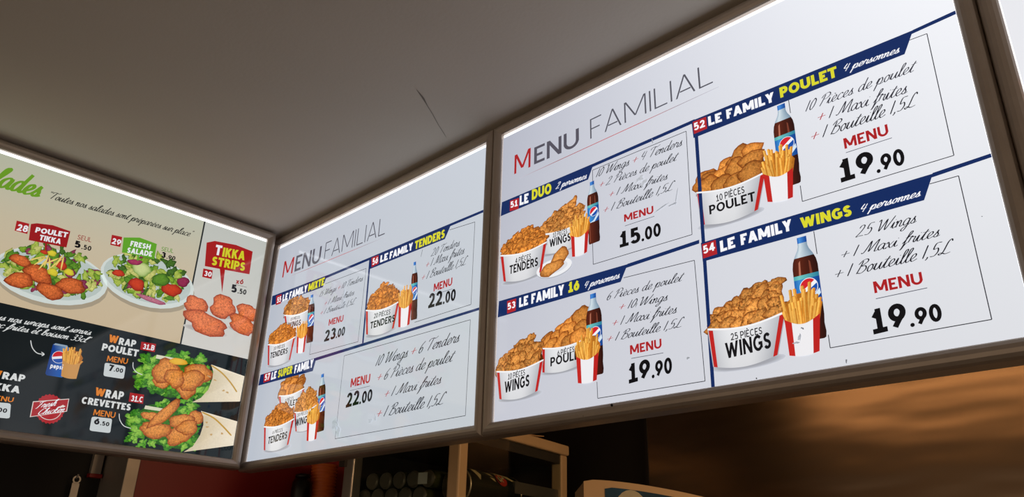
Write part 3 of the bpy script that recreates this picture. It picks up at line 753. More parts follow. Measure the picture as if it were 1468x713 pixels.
# --- 53
banner(C, S('c2', (70, 198), (576, 52), (548, 122), (65, 262)), S('c2', (575, 51), (857, -44), (857, -29), (570, 67)),
       S('c2', (102, 198), (138, 187), (136, 235), (102, 247)), ('53', 'c2', (105, 233), (135, 223), 207),
       [('LE', 'c2', (150, 223), (185, 212), 186, WHT), ('FAMILY', 'c2', (198, 209), (327, 172), 170, WHT), ('16', 'c2', (344, 166), (387, 153), 125, YEL)], ('4 personnes', 'c2', (408, 147), (547, 106), 120))
bucket(C, 'c2', (238, 384), (425, 340), (312, 476), (385, 242), 'poulet', 31)
bottle(C, 'c2', (420, 497), (483, 482), (440, 168), 0.0021)
btext(C, 'c2', '6 PIÈCES', (299, 414), (366, 397), 392, 'POULET', (272, 455), (408, 419), 420, 31)
bucket(C, 'c2', (60, 475), (246, 428), (145, 582), (190, 332), 'wings', 32, 0.0018)
fries(C, 'c2', (382, 527), (456, 514), (418, 310), 33, 0.0037)
btext(C, 'c2', '10 PIÈCES', (106, 507), (173, 489), 484, 'WINGS', (92, 560), (190, 531), 515, 32)
rules(C, 'printed_box_line', [(('c2', 560, 106), ('c2', 838, 37)), (('c2', 838, 37), ('c2', 880, 512)), (('c2', 880, 512), ('c2', 458, 580)), (('c2', 458, 580), ('c2', 455, 515))], 0.0011, INK)
script(C, '6 Pièces de poulet', 'c2', (495, 195), (803, 115), 162)
script(C, '+ 10 Wings', 'c2', (545, 234), (737, 194), 200)
script(C, '+ 1 Maxi frites', 'c2', (518, 298), (773, 243), 262)
script(C, '+ 1 Bouteille 1,5L', 'c2', (497, 360), (803, 296), 325)
menu(C, 'c2', (587, 408), (711, 382), 372, (590, 423), (716, 401))
price(C, 'c2', '19', (582, 523), (662, 500), 447, '.90', (675, 502), (753, 480), 445)
# --- 54
banner(C, S('c5', (38, 175))+S('c6', (440, 65), (412, 150))+S('c5', (45, 243)), S('c6', (439, 63), (629, -1), (629, 12), (435, 78)),
       S('c5', (42, 180), (92, 163), (98, 215), (46, 232)), ('54', 'c5', (49, 216), (91, 201), 186),
       [('LE', 'c5', (111, 209), (165, 191), 168, WHT), ('FAMILY', 'c5', (186, 184), (373, 128), 144, WHT), ('WINGS', 'c5', (405, 123), (591, 75), 83, YEL)], ('4 personnes', 'c6', (212, 189), (405, 136), 163))
bottle(C, 'c5', (404, 538), (500, 520), (405, 153))
bucket(C, 'c5', (62, 490), (348, 425), (198, 626), (280, 302), 'wings', 41)
fries(C, 'c5', (363, 595), (473, 578), (400, 322), 42, 0.0026)
btext(C, 'c5', '25 PIÈCES', (148, 531), (263, 507), 505, 'WINGS', (130, 598), (296, 558), 540, 41)
rules(C, 'printed_box_line', [(('c5', 450, 132), ('c5', 462, 215)), (('c5', 503, 510), ('c5', 510, 558)), (('c5', 510, 558), ('c6', 628, 531)), (('c6', 628, 531), ('c6', 522, 72)), (('c6', 522, 72), ('c6', 430, 98))], 0.0011, INK)
script(C, '25 Wings', 'c6', (193, 270), (392, 220), 234)
script(C, '+ 1 Maxi frites', 'c6', (150, 338), (467, 264), 303, plus=(30, 30, 38))
script(C, '+ 1 Bouteille 1,5L', 'c6', (130, 402), (515, 314), 362, plus=(30, 30, 38))
menu(C, 'c6', (255, 448), (411, 417), 410, (258, 465), (422, 430))
price(C, 'c6', '19', (252, 580), (358, 555), 500, '.90', (373, 556), (474, 535), 505)
qpoly(C, 'printed_rule', S('c1', (868, 8), (882, 2))+S('c2', (919, 545), (905, 548)), BLU, 0.0008)
# worn spots: tape remains and scratches on the film
def stain(B, cr, pts, col, seed=1):
    rnd = random.Random(seed)
    for x, y, rx, ry in pts:
        P = Pr(B, 0.0050); P.blob(B.uv(cr, x, y), pxr(B, cr, x, y, rx), pxr(B, cr, x, y, ry), rnd.uniform(-.5, .5), rnd, col, col, 0.2, 0.45, 12); P.done('worn_spot')
stain(C, 'c1', [(655, 245, 12, 8), (668, 262, 14, 7), (640, 255, 7, 6)], (186, 190, 198), 5)
stain(C, 'c1', [(740, 365, 34, 2), (785, 352, 16, 3), (800, 320, 2, 26), (702, 95, 2, 10)], (158, 162, 170), 6)
stain(C, 'c5', [(400, 520, 5, 14), (388, 540, 12, 4)], (172, 176, 184), 7)
stain(C, 'c2', [(815, 422, 6, 4), (612, 212, 3, 8)], (150, 154, 160), 8)
stain(C, 'c6', [(598, 203, 2, 2), (165, 665, 3, 6), (25, 560, 5, 3)], (120, 122, 128), 9)

# dirt specks on the lower frame bar
M['speck'] = mat('dirt_speck', (12, 10, 9), 0.9)
for px_, py_, r_ in ((883, 583, .0028), (842, 598, .0014), (1090, 545, .0012)):
    u_, v_ = C.uv('p', px_, py_)
    bm = bmesh.new(); bmesh.ops.create_icosphere(bm, subdivisions=1, radius=r_)
    for k_, q in enumerate(bm.verts): q.co *= 0.8+0.4*((k_*37) % 10)/10; q.co.y *= 0.4; q.co += Vector(C.loc(u_, v_, 0.0108))
    bm_obj('dirt_speck', bm, M['speck'], C.root)

# ================================================================== corner board with menus 55 to 57
Bb = Board('menu_board', (XN, 0, ZT-BH), (1, 0, 0), (0, -1, 0), 0.8843, 'backlit menu board with menus 55 to 57, beside the corner')
pb0, pb1 = (192, 199, 209), (202, 210, 217)
glow_sheet(Bb, (184, 191, 202), (192, 199, 205), (196, 203, 213), (178, 184, 196))
heading(Bb, ((193, 590), (236, 570), 526), ((245, 565), (354, 524), 502), ((371, 511), (630, 404), 445), ((215, 588), (632, 415)), 'b1')
banner(Bb, S('b1', (150, 668), (384, 579), (365, 630), (146, 708)), S('b1', (382, 580), (1056, 297), (1056, 308), (379, 592)),
       S('b1', (167, 668), (190, 659), (187, 699), (165, 707)), ('55', 'b1', (170, 699), (187, 692), 676),
       [('LE', 'b1', (193, 692), (215, 683), 664, WHT), ('FAMILY', 'b1', (222, 681), (298, 650), 652, WHT), ('MIXTE', 'b1', (303, 649), (371, 621), 618, YEL)], None)
bucket(Bb, 'b2', (160, 172), (250, 150), (205, 232), (205, 108), 'wings', 51)
bottle(Bb, 'b2', (236, 268), (259, 262), (256, 102), 0.0022)
btext(Bb, 'b2', '15 PIÈCES', (182, 190), (214, 183), 181, 'WINGS', (172, 216), (216, 205), 198, 51)
fries(Bb, 'b2', (203, 304), (230, 300), (226, 186), 52, 0.0034)
bucket(Bb, 'b2', (105, 272), (200, 245), (142, 342), (160, 198), 'tenders', 53, 0.0026)
btext(Bb, 'b2', '10 PIÈCES', (125, 292), (163, 281), 281, 'TENDERS', (113, 320), (172, 302), 301, 53)
rules(Bb, 'printed_box_line', [(('b2', 300, 65), ('b2', 440, 12)), (('b2', 440, 12), ('b2', 412, 262)), (('b2', 412, 262), ('b2', 247, 306)), (('b2', 247, 306), ('b2', 252, 262))], 0.0011, INK)
script(Bb, '15 Wings + 10 Tenders', 'b2', (281, 110), (430, 54), 91)
script(Bb, '+ 1 Maxi frites', 'b2', (298, 140), (400, 102), 121)
script(Bb, '+ 1 Bouteille 1,5L', 'b2', (284, 172), (406, 132), 153)
menu(Bb, 'b2', (312, 208), (362, 193), 187)
price(Bb, 'b2', '23', (297, 263), (333, 252), 226, '.00', (338, 251), (367, 240), 224)
banner(Bb, S('b1', (568, 505), (912, 362), (885, 425), (565, 553)), None,
       S('b1', (573, 505), (603, 493), (603, 530), (573, 545)), ('56', 'b1', (577, 537), (600, 527), 510),
       [('LE', 'b1', (610, 526), (642, 513), 497, WHT), ('FAMILY', 'b1', (650, 511), (748, 471), 481, WHT), ('TENDERS', 'b1', (757, 470), (885, 419), 436, YEL)], None)
bottle(Bb, 'b2', (592, 190), (614, 184), (606, -10))
bucket(Bb, 'b2', (438, 155), (554, 124), (485, 238), (505, 58), 'tenders', 54)
fries(Bb, 'b2', (550, 217), (588, 207), (578, 66), 55, 0.0026)
btext(Bb, 'b2', '20 PIÈCES', (466, 183), (522, 168), 167, 'TENDERS', (453, 219), (537, 193), 196, 54)
rules(Bb, 'printed_box_line', [(('b1', 905, 386), ('b1', 1013, 352)), (('b1', 1013, 352), ('b2', 797, 135)), (('b2', 797, 135), ('b2', 605, 196)), (('b1', 790, 470), ('b1', 783, 500))], 0.0011, INK)
script(Bb, '20 Tenders', 'b1', (826, 500), (950, 453), 468)
script(Bb, '+ 1 Maxi frites', 'b1', (805, 549), (970, 486), 515)
script(Bb, '+ 1 Bouteille 1,5L', 'b1', (787, 603), (984, 530), 570)
menu(Bb, 'b1', (838, 649), (917, 622), 617, (838, 662), (917, 637))
price(Bb, 'b2', '22', (652, 149), (697, 136), 101, '.00', (703, 135), (745, 121), 98)
qpoly(Bb, 'printed_rule', S('b1', (563, 512), (570, 510))+S('b2', (431, 266), (426, 268)), BLU, 0.0008)
banner(Bb, S('b2', (80, 375), (271, 316), (258, 362), (72, 412)), S('b2', (270, 316), (832, 143), (832, 152), (267, 327)),
       S('b2', (92, 372), (115, 365), (112, 395), (90, 402)), ('57', 'b2', (94, 396), (111, 390), 375),
       [('LE', 'b2', (116, 393), (133, 387), 368, WHT), ('SUPER', 'b2', (139, 386), (188, 370), 360, YEL), ('FAMILY', 'b2', (195, 371), (259, 349), 344, WHT)], None)
bucket(Bb, 'b2', (142, 447), (230, 420), (182, 500), (195, 374), 'poulet', 56)
btext(Bb, 'b2', '6 PIÈCES', (163, 468), (192, 461), 456, 'POULET', (152, 490), (205, 475), 472, 56)
bottle(Bb, 'b2', (272, 572), (297, 564), (292, 372), 0.0018)
bucket(Bb, 'b2', (195, 503), (277, 474), (232, 566), (250, 415), 'wings', 57, 0.0022)
btext(Bb, 'b2', '10 PIÈCES', (206, 518), (241, 508), 507, 'WINGS', (197, 552), (246, 537), 527, 57)
bucket(Bb, 'b2', (92, 552), (196, 524), (132, 633), (150, 470), 'tenders', 58, 0.0026)
btext(Bb, 'b2', '6 PIÈCES', (121, 578), (156, 568), 566, 'TENDERS', (105, 612), (170, 592), 588, 58)
fries(Bb, 'b2', (238, 604), (271, 597), (264, 470), 59, 0.0034)
rules(Bb, 'printed_box_line', [(('b2', 365, 310), ('b2', 795, 187)), (('b2', 795, 187), ('b2', 778, 514)), (('b2', 778, 514), ('b2', 334, 593)), (('b2', 334, 593), ('b2', 365, 310))], 0.0011, INK)
script(Bb, '10 Wings + 6 Tenders', 'b2', (472, 346), (760, 261), 310)
script(Bb, '+ 6 Pièces de poulet', 'b2', (478, 398), (745, 326), 362)
script(Bb, '+ 1 Maxi frites', 'b2', (503, 454), (698, 403), 420)
script(Bb, '+ 1 Bouteille 1,5L', 'b2', (477, 522), (714, 472), 485)
menu(Bb, 'b2', (387, 418), (453, 402), 389, (385, 429), (453, 413))
price(Bb, 'b2', '22', (371, 488), (413, 476), 440, '.00', (418, 476), (460, 464), 438)
stain(Bb, 'b2', [(335, 545, 9, 12), (345, 565, 7, 9), (455, 532, 6, 4), (472, 522, 3, 8)], (178, 186, 194), 10)
stain(Bb, 'b2', [(362, 115, 5, 14), (352, 140, 6, 4)], (176, 182, 192), 12)

# ================================================================== salad and wrap board on the left
WA = 0.8843
XA = -0.9120; YA1 = -0.0520                    # right inner edge of the opening
A = Board('menu_board', (XA, YA1-WA, ZT-BH), (0, 1, 0), (1, 0, 0), WA, 'backlit salad and wrap menu board with a dark lower half, on the left', side=0.0002, dim=True)
v = A.uv
dl, dr = v('p', 0, 434), v('p', 354, 515)
sl = (dr[1]-dl[1])/(dr[0]-dl[0]); ydk = lambda u: dl[1]+sl*(u-dl[0])
ud = (v('p', 293.7, 320)[0]+v('p', 258.3, 493)[0])/2      # divider between salads and strips
DKc, crm = (24, 36, 40), (196, 198, 178)
hz = v('p', 0, 312)[1]
x0, x1, y0, y1 = A.px0, A.px1, A.py0, A.py1
poster(A, [([(x0, y0), (x1, y0), (x1, ydk(x1)), (x0, ydk(x0))], [(12, 19, 23), (17, 30, 34), (17, 30, 34), (12, 19, 23)]),
           ([(x0, ydk(x0)), (ud, ydk(ud)), (ud, hz), (x0, hz)], [(206, 186, 154), (206, 188, 158), (206, 194, 168), (200, 190, 164)]),
           ([(x0, hz), (ud, hz), (ud, y1), (x0, y1)], [(200, 190, 164), (206, 194, 168), (192, 196, 178), (182, 186, 164)]),
           ([(ud, ydk(ud)), (x1, ydk(x1)), (x1, y1), (ud, y1)], [(214, 212, 206), (214, 214, 210), (196, 200, 194), (196, 200, 194)])])
P = Pr(A, 0.0006); P.line((ud, ydk(ud)), (ud, y1), 0.0042, (38, 44, 46)); P.done('printed_rule')
script(A, 'Salades', 'a1', (-150, 184), (166, 268), 92, (108, 158, 40), 0.078, 0.3)
script(A, '"Toutes nos salades sont préparées sur place"', 'a1', (200, 270), ('p', 277, 341), 238, (44, 46, 44), 0.05)
def number_tag(sq, txt, cr, p, q, top, col=(172, 30, 36)):
    qpoly(A, 'number_square', sq, col, 0.0030); text(A, txt, cr, p, q, top, WHT, 0.022, 'printed_number', w=0.0036)
LEAF = [((132, 172, 52), (60, 104, 28)), ((96, 146, 44), (40, 84, 24)), ((176, 196, 84), (98, 132, 44)), ((70, 112, 40), (32, 62, 24)), ((206, 208, 122), (140, 156, 62))]
def salad(cr, cx, cy, rx, ry, rot, seed, toppings, w=0.0007):
    rnd = random.Random(seed); P = Pr(A, w); P.step = 0.00001
    ell(P, A, cr, cx+2, cy+ry*0.16, rx*1.0, ry*1.0, (170, 158, 136), rot)
    ell(P, A, cr, cx, cy, rx, ry, (214, 224, 220), rot); ell(P, A, cr, cx, cy-ry*.06, rx*.93, ry*.88, (190, 204, 200), rot)
    P.done('picture_plate')
    P = Pr(A, P.w); P.step = 0.000012
    for k in range(110):
        a, q = rnd.uniform(0, 6.283), math.sqrt(rnd.random())
        x = math.cos(a)*q*rx*.84; y = math.sin(a)*q*ry*.78-ry*.16
        if y < 0: y *= 1.12
        X, Y = cx+x*math.cos(rot)-y*math.sin(rot), cy+x*math.sin(rot)+y*math.cos(rot)
        s_ = rnd.uniform(.07, .14)*rx
        ci, co = rnd.choice(LEAF)
        if rnd.random() < .08: ci, co = (150, 60, 90), (92, 30, 58)
        P.blob(A.uv(cr, X, Y), pxr(A, cr, X, Y, s_), pxr(A, cr, X, Y, s_*.6), rnd.uniform(0, 3.1), rnd, ci, co, 0.35, 0.42, 14)
    P.done('picture_lettuce')
    P = Pr(A, P.w)
    for x, y, a, b, rt, ci, co, cp in toppings:
        P.blob(A.uv(cr, x, y), pxr(A, cr, x, y, a), pxr(A, cr, x, y, b), rt, rnd, ci, co, cp, 0.14)
    P.done('picture_toppings')
TK = ((222, 112, 56), (122, 42, 18)); TM = ((206, 66, 40), (130, 26, 20)); CU = ((206, 220, 150), (120, 156, 70)); CH = ((240, 216, 120), (206, 170, 70)); EG = ((226, 210, 60), (170, 160, 40))
tp = [(85, 525, 48, 26, -.3, *TK, .5), (155, 580, 62, 40, -.2, *TK, .5), (80, 605, 58, 38, .1, *TK, .5), (290, 628, 60, 36, .2, *TK, .5), (205, 650, 60, 34, -.1, *TK, .5),
      (250, 545, 26, 18, 0, *TM, .1), (215, 572, 22, 18, 0, *EG, .1), (282, 572, 20, 16, 0, *EG, .1), (212, 495, 20, 13, 0, *EG, .1), (180, 490, 16, 10, 0, *TM, .1)]
tp += [(150+i*13, 515+(i*37 % 25), 34, 3.5, .6+(i*1.7 % 1.4), *CH, 0) for i in range(9)]
salad('a1', 205, 588, 238, 112, 0.20, 71, tp)
qpoly(A, 'printed_sign', S('a1', (126, 375), (150, 372), (215, 380), (287, 405), (271, 471), (117, 441)), (158, 26, 32), 0.0030)
rules(A, 'printed_sign_stick', [(('a1', 188, 455), ('a1', 186, 482))], 0.004, (158, 26, 32), w=0.003)
text(A, 'POULET', 'a1', (142, 409), (273, 431), 386, WHT, 0.03, w=0.0036); text(A, 'TIKKA', 'a1', (158, 440), (246, 458), 417, WHT, 0.03, w=0.0036)
number_tag(S('a1', (68, 361), (119, 374), (111, 416), (59, 402)), '28', 'a1', (66, 401), (110, 410), 372)
text(A, 'SEUL', 'a1', (315, 437), (371, 450), 417, (150, 40, 40), 0.008)
text(A, '5', 'a1', (302, 469), (326, 475), 440, BLK, 0.03); text(A, '.50', 'a1', (331, 477), (370, 486), 456, BLK, 0.024)
tp2 = [(18, 440, 32, 30, 0, *TM, .15), (165, 463, 42, 28, 0, *TM, .15), (-60, 392, 26, 16, 0, *TM, .12), (38, 375, 40, 32, 0.2, *CU, .05), (120, 420, 40, 26, .4, *LEAF[1], .2), (10, 345, 30, 14, .2, (170, 60, 96), (104, 30, 64), .2), (215, 430, 26, 22, .3, (150, 46, 84), (96, 26, 54), .2), (80, 505, 60, 12, -.1, (196, 120, 140), (140, 60, 96), .3)]
salad('a2', 62, 425, 205, 108, 0.28, 72, tp2)
qpoly(A, 'printed_sign', [('a1', 505, 430), ('p', 200, 341), ('a2', 103, 268), ('a2', 92, 333), ('a1', 498, 490)], (98, 168, 44), 0.0030)
rules(A, 'printed_sign_stick', [(('p', 198, 366), ('p', 197, 374))], 0.004, (98, 168, 44), w=0.003)
text(A, 'FRESH', 'p', (186, 353), (214.8, 358.5), 345, WHT, 0.03, w=0.0036); text(A, 'SALADE', 'p', (181.5, 362.5), (217, 368.5), 354.5, WHT, 0.03, w=0.0036)
number_tag(S('a1', (457, 419), (499, 428), (491, 469), (450, 460)), '29', 'a1', (455, 455), (491, 464), 430)
text(A, 'SEUL', 'a2', (121, 297), (172, 307), 278, (92, 150, 44), 0.008)
text(A, '3', 'a2', (120, 325), (138, 329), 299, BLK, 0.03); text(A, '.90', 'a2', (143, 330), (180, 338), 312, BLK, 0.024)
# strips
P = Pr(A, 0.0007); rnd = random.Random(81)
ST = ((238, 130, 80), (160, 62, 34))
for x, y, a, b, rt in ((270, 528, 54, 36, -.1), (492, 560, 46, 36, 0), (385, 536, 56, 46, 0), (312, 606, 96, 44, -.12), (468, 612, 66, 34, -.25)):
    P.blob(A.uv('a2', x, y+b*.7), pxr(A, 'a2', x, y, a*.95), pxr(A, 'a2', x, y, b*.35), 0, rnd, (176, 172, 168), (206, 204, 200), 0, 0.05)
    P.blob(A.uv('a2', x, y), pxr(A, 'a2', x, y, a), pxr(A, 'a2', x, y, b), rt, rnd, *ST, 0.55, 0.2)
P.done('picture_chicken_strips')
P = Pr(A, 0.0030); P.poly([v('a2', *q) for q in ((315, 262), (350, 255), (440, 272), (511, 300), (497, 397), (393, 378), (381, 475), (371, 374), (307, 362))], (168, 28, 30)); P.done('printed_sign')
text(A, 'T', 'a2', (348, 313), (375, 318), 268, WHT, 0.03, w=0.0036); text(A, 'IKKA', 'a2', (380, 321), (475, 338), 280, YEL, 0.03, w=0.0036)
text(A, 'STRIPS', 'a2', (335, 357), (475, 384), 318, YEL, 0.03, w=0.0036)
number_tag(S('a2', (301, 372), (341, 380), (336, 417), (296, 408)), '30', 'a2', (303, 403), (334, 409), 380)
text(A, 'x6', 'a2', (438, 436), (470, 440), 412, (160, 40, 40), 0.02); rules(A, 'printed_rule', [(('a2', 437, 440), ('a2', 486, 452))], 0.0011, (120, 110, 108))
text(A, '5', 'a2', (418, 472), (441, 477), 437, BLK, 0.03); text(A, '.50', 'a2', (446, 478), (482, 485), 455, BLK, 0.024)
# dark half
WS = (222, 226, 226)
script(A, 'Tous nos wraps sont servis', 'a3', (-58, 70), (357, 140), 42, WS, 0.052)
script(A, 'avec frites et boisson 33cl"', 'a3', (-62, 100), (357, 172), 72, WS, 0.052)
def arc(cr, pts, wd=0.0018):
    P = Pr(A, 0.0034); P.stroke([v(cr, *q) for q in pts], wd, WS); P.done('printed_arrow')
arc('a3', ((120, 160), (126, 188), (145, 210), (172, 215))); arc('a3', ((162, 206), (173, 215), (163, 221)))
P = Pr(A, 0.0007)
cq = [v('a3', *q) for q in ((178, 290), (183, 297), (243, 306), (250, 302), (270, 190), (264, 180), (218, 171), (208, 176))]
P.poly(cq, [(14, 60, 130), (14, 60, 130), (40, 120, 200), (30, 100, 190), (40, 120, 204), (120, 160, 200), (110, 150, 196), (14, 60, 140)])
P.poly([v('a3', *q) for q in ((210, 177), (218, 172), (262, 180), (267, 187))], (150, 170, 186))
globe(P, v('a3', 231, 226), pxr(A, 'a3', 228, 225, 27), 0.2)
P.done('picture_can')
text(A, 'pepsi', 'a3', (196, 268), (244, 276), 248, WHT, 0.02, 'printed_can_word')
fries(A, 'a3', (239, 305), (299, 315), (292, 182), 82, 0.0012, True)
def wrap_words(wp, wq, wt, rp, rq, rt_, nm, np_, nq, nt_, mp, mq, mt, bx):
    OR = (226, 130, 40)
    text(A, 'W', 'a3', wp, wq, wt, OR, 0.036); text(A, 'RAP', 'a3', rp, rq, rt_, WS, 0.032); text(A, nm, 'a3', np_, nq, nt_, WS, 0.032)
    text(A, 'MENU', 'a3', mp, mq, mt, OR, 0.016, 'printed_menu_word')
    P = Pr(A, 0.0010); q = [v('a3', *p) for p in bx]; n = []
    for i in range(4):
        a, b, c = q[i-1], q[i], q[(i+1) % 4]
        for t in (.0, .5, 1.0):
            p1 = lerp(b, a, .12*(1-t)); p2 = lerp(b, c, .12*t); n.append(lerp(p1, p2, .5) if t == .5 else (p1 if t == 0 else p2))
    P.poly(n, (206, 214, 216)); P.done('price_box')
wrap_words((424, 166), (461, 173), 135, (464, 176), (531, 187), 148, 'POULET', (398, 199), (540, 225), 170, (418, 242), (499, 254), 219, ((412, 247), (494, 262), (486, 312), (406, 300)))
text(A, '7', 'a3', (425, 279), (443, 283), 253, BLK, 0.03); text(A, '.00', 'a3', (446, 282), (481, 289), 264, BLK, 0.022)
wrap_words((370, 375), (409, 383), 343, (411, 385), (482, 394), 352, 'CREVETTES', (318, 408), (510, 437), 380, (365, 454), (450, 466), 430, ((361, 459), (441, 468), (433, 525), (351, 515)))
text(A, '6', 'a3', (367, 489), (388, 493), 462, BLK, 0.03); text(A, '.50', 'a3', (392, 493), (427, 499), 476, BLK, 0.022)
wrap_words((-40, 302), (2, 309), 272, (6, 311), (94, 324), 282, 'TIKKA', (-78, 345), (75, 369), 316, (-52, 392), (50, 404), 372, ((-60, 399), (43, 408), (38, 468), (-66, 458)))
text(A, '.00', 'a3', (-20, 440), (25, 446), 422, BLK, 0.022)
# round red badge
P = Pr(A, 0.0010); cx, cy, R_ = 195, 430, 57
P.poly([v('a3', cx+math.cos(2*math.pi*i/96)*(R_+2.2*math.cos(24*2*math.pi*i/96)), cy+math.sin(2*math.pi*i/96)*(R_+2.2*math.cos(24*2*math.pi*i/96))) for i in range(96)], (176, 34, 44))
bq = ((129, 400), (272, 389), (263, 440), (117, 462))
P.poly([v('a3', *q) for q in bq], (226, 214, 210)); P.poly([v('a3', *q) for q in ((132, 403), (269, 392), (260, 438), (121, 459))], (170, 30, 40))
for a0, a1, rr in ((0.35, 2.6, 47),):
    pts = [v('a3', cx+math.cos(a0+(a1-a0)*i/10)*rr, cy+math.sin(a0+(a1-a0)*i/10)*rr*0.9) for i in range(11)]
    P.stroke(pts, 0.0014, (226, 214, 210))
P.blob(v('a3', 245, 420), pxr(A, 'a3', 245, 420, 9), pxr(A, 'a3', 245, 420, 6), .4, random.Random(3), (232, 222, 216), (232, 222, 216), 0, .4)
P.done('printed_badge')
script(A, 'Fresh', 'a3', (138, 429), (226, 415), 403, WHT, 0.056, w=0.0036); script(A, 'Chicken', 'a3', (148, 452), (252, 440), 428, WHT, 0.056, w=0.0036)
# wraps
def wrap(tort, fold, leaves, pieces, cheese, seed):
    rnd = random.Random(seed); P = Pr(A, 0.0008); P.step = 0.000015
    cxs = [q[0] for q in leaves]; cys = [q[1] for q in leaves]
    X, Y = sum(cxs)/len(cxs)+20, sum(cys)/len(cys)
    P.blob(A.uv('a4', X, Y), pxr(A, 'a4', X, Y, 175), pxr(A, 'a4', X, Y, 92), -.1, rnd, (60, 122, 34), (34, 92, 22), 0.5, 0.16, 48)
    for x, y, a, b, rt in leaves:
        n = 9
        for k in range(n):
            X, Y = x+rnd.uniform(-.8, .8)*a, y+rnd.uniform(-.8, .8)*b; s_ = rnd.uniform(.45, .7)*min(a, b)
            ci, co = rnd.choice((((104, 178, 44), (36, 104, 22)), ((66, 140, 34), (24, 82, 20)), ((146, 200, 74), (62, 128, 34))))
            P.blob(A.uv('a4', X, Y), pxr(A, 'a4', X, Y, s_*1.2), pxr(A, 'a4', X, Y, s_*.8), rnd.uniform(-.6, .9), rnd, ci, co, 0.4, 0.5, 18)
    P.done('picture_lettuce'); P = Pr(A, P.w)
    P.poly([v('a4', *q) for q in cheese[0]], (222, 222, 196)); P.done('picture_onion'); P = Pr(A, P.w)
    for x, y, a, b, rt in pieces:
        P.blob(A.uv('a4', x, y), pxr(A, 'a4', x, y, a), pxr(A, 'a4', x, y, b), rt, rnd, (232, 150, 72), (150, 68, 22), 0.5, 0.18)
    for x, y, a, b, rt in cheese[1]: P.blob(A.uv('a4', x, y), pxr(A, 'a4', x, y, a), pxr(A, 'a4', x, y, b), rt, rnd, (240, 190, 60), (214, 150, 40), 0.05, 0.1)
    P.done('picture_chicken'); P = Pr(A, P.w)
    pts = [v('a4', *q) for q in tort]
    cols = [(248, 238, 216) if i < 3 else (216, 202, 170) for i in range(len(pts))]
    P.poly(pts, cols, 0.06)
    P.stroke([v('a4', *q) for q in fold], 0.0040, (198, 158, 74))
    for k in range(4):
        x, y = lerp(tort[2], tort[0], rnd.uniform(.2, .7)); x -= rnd.uniform(0, 60)
        P.blob(A.uv('a4', x, y), pxr(A, 'a4', x, y, 8), pxr(A, 'a4', x, y, 4), 0, rnd, (198, 160, 104), (220, 200, 164), 0, .4, 10)
    P.done('picture_tortilla')
wrap(((450, 146), (612, 203), (590, 326), (356, 330), (400, 308), (436, 268), (456, 215), (460, 180)), ((450, 150), (500, 185), (545, 235), (575, 280)),
     ((130, 205, 50, 45, 0), (110, 245, 35, 20, 0), (270, 105, 70, 32, 0), (365, 115, 55, 30, 0), (150, 135, 40, 35, 0), (230, 270, 70, 25, 0), (330, 305, 60, 25, 0), (410, 290, 35, 35, 0), (430, 190, 25, 60, 0), (180, 265, 40, 20, 0)),
     ((205, 238, 42, 22, 0), (330, 262, 52, 46, .6), (380, 198, 68, 58, .2), (352, 222, 60, 52, .5), (232, 180, 72, 58, -.1), (272, 212, 50, 46, .3)),
     (((185, 98), (290, 118), (285, 136), (180, 116)), ((290, 132, 46, 16, .12),)), 91)
wrap(((400, 372), (577, 423), (558, 540), (316, 572), (360, 545), (396, 490), (412, 440), (412, 400)), ((405, 378), (460, 405), (505, 445), (548, 492)),
     ((75, 450, 45, 45, 0), (60, 500, 35, 22, 0), (110, 390, 45, 28, 0), (215, 330, 55, 26, 0), (330, 365, 60, 35, 0), (140, 525, 60, 24, 0), (240, 540, 70, 26, 0), (340, 530, 45, 35, 0), (395, 440, 22, 60, 0)),
     ((155, 397, 44, 22, 0), (368, 408, 44, 36, .4), (305, 420, 62, 32, .2), (300, 488, 68, 46, .5), (335, 452, 52, 36, .5), (180, 465, 82, 38, -.05), (225, 385, 92, 30, .85)),
     (((130, 345), (215, 360), (210, 374), (124, 362)), ()), 92)
number_tag(S('a4', (110, 35), (182, 46), (175, 86), (104, 73)), '31.B', 'a4', (116, 70), (171, 79), 43)
number_tag(S('a4', (55, 283), (123, 293), (118, 338), (48, 326)), '31.C', 'a4', (58, 324), (113, 331), 295)
arc('a4', ((70, 135), (70, 160), (85, 182), (115, 196))); arc('a4', ((2, 385), (5, 415), (25, 445), (60, 457)))

# ================================================================== board at the right edge
XD = 0.8757+2*FR+0.0015
D = Board('menu_board', (XD, 0, ZT-BH), (1, 0, 0), (0, -1, 0), 0.8757, 'brown-framed backlit menu board cut off by the right edge of the photo')
poster(D, [([(D.px0, D.py0), (D.px1, D.py0), (D.px1, D.py1), (D.px0, D.py1)], (226, 228, 234))])
P = Pr(D, 0.0006); rnd = random.Random(95); cD = D.uv('p', 1466, 112)
for k in range(14):
    P.blob((cD[0]+0.035+rnd.uniform(-.022, .05), cD[1]+rnd.uniform(-.03, .016)), .016, .011, rnd.uniform(0, 1), rnd, *PAL['wings'], .4, .2)
P.done('picture_chicken')

# ================================================================== kitchen behind the boards
def wedge(name, pts, z0, z1, m, parent=None, bev=0.0):
    bm = bmesh.new(); lo = [bm.verts.new((*p, z0)) for p in pts]; hi = [bm.verts.new((*p, z1)) for p in pts]
    n = len(pts); bm.faces.new(lo[::-1]); bm.faces.new(hi)
    for i in range(n): bm.faces.new((lo[i], lo[(i+1) % n], hi[(i+1) % n], hi[i]))
    if bev: bmesh.ops.bevel(bm, geom=bm.edges[:], offset=bev, segments=2, affect='EDGES')
    return bm_obj(name, bm, m, parent)
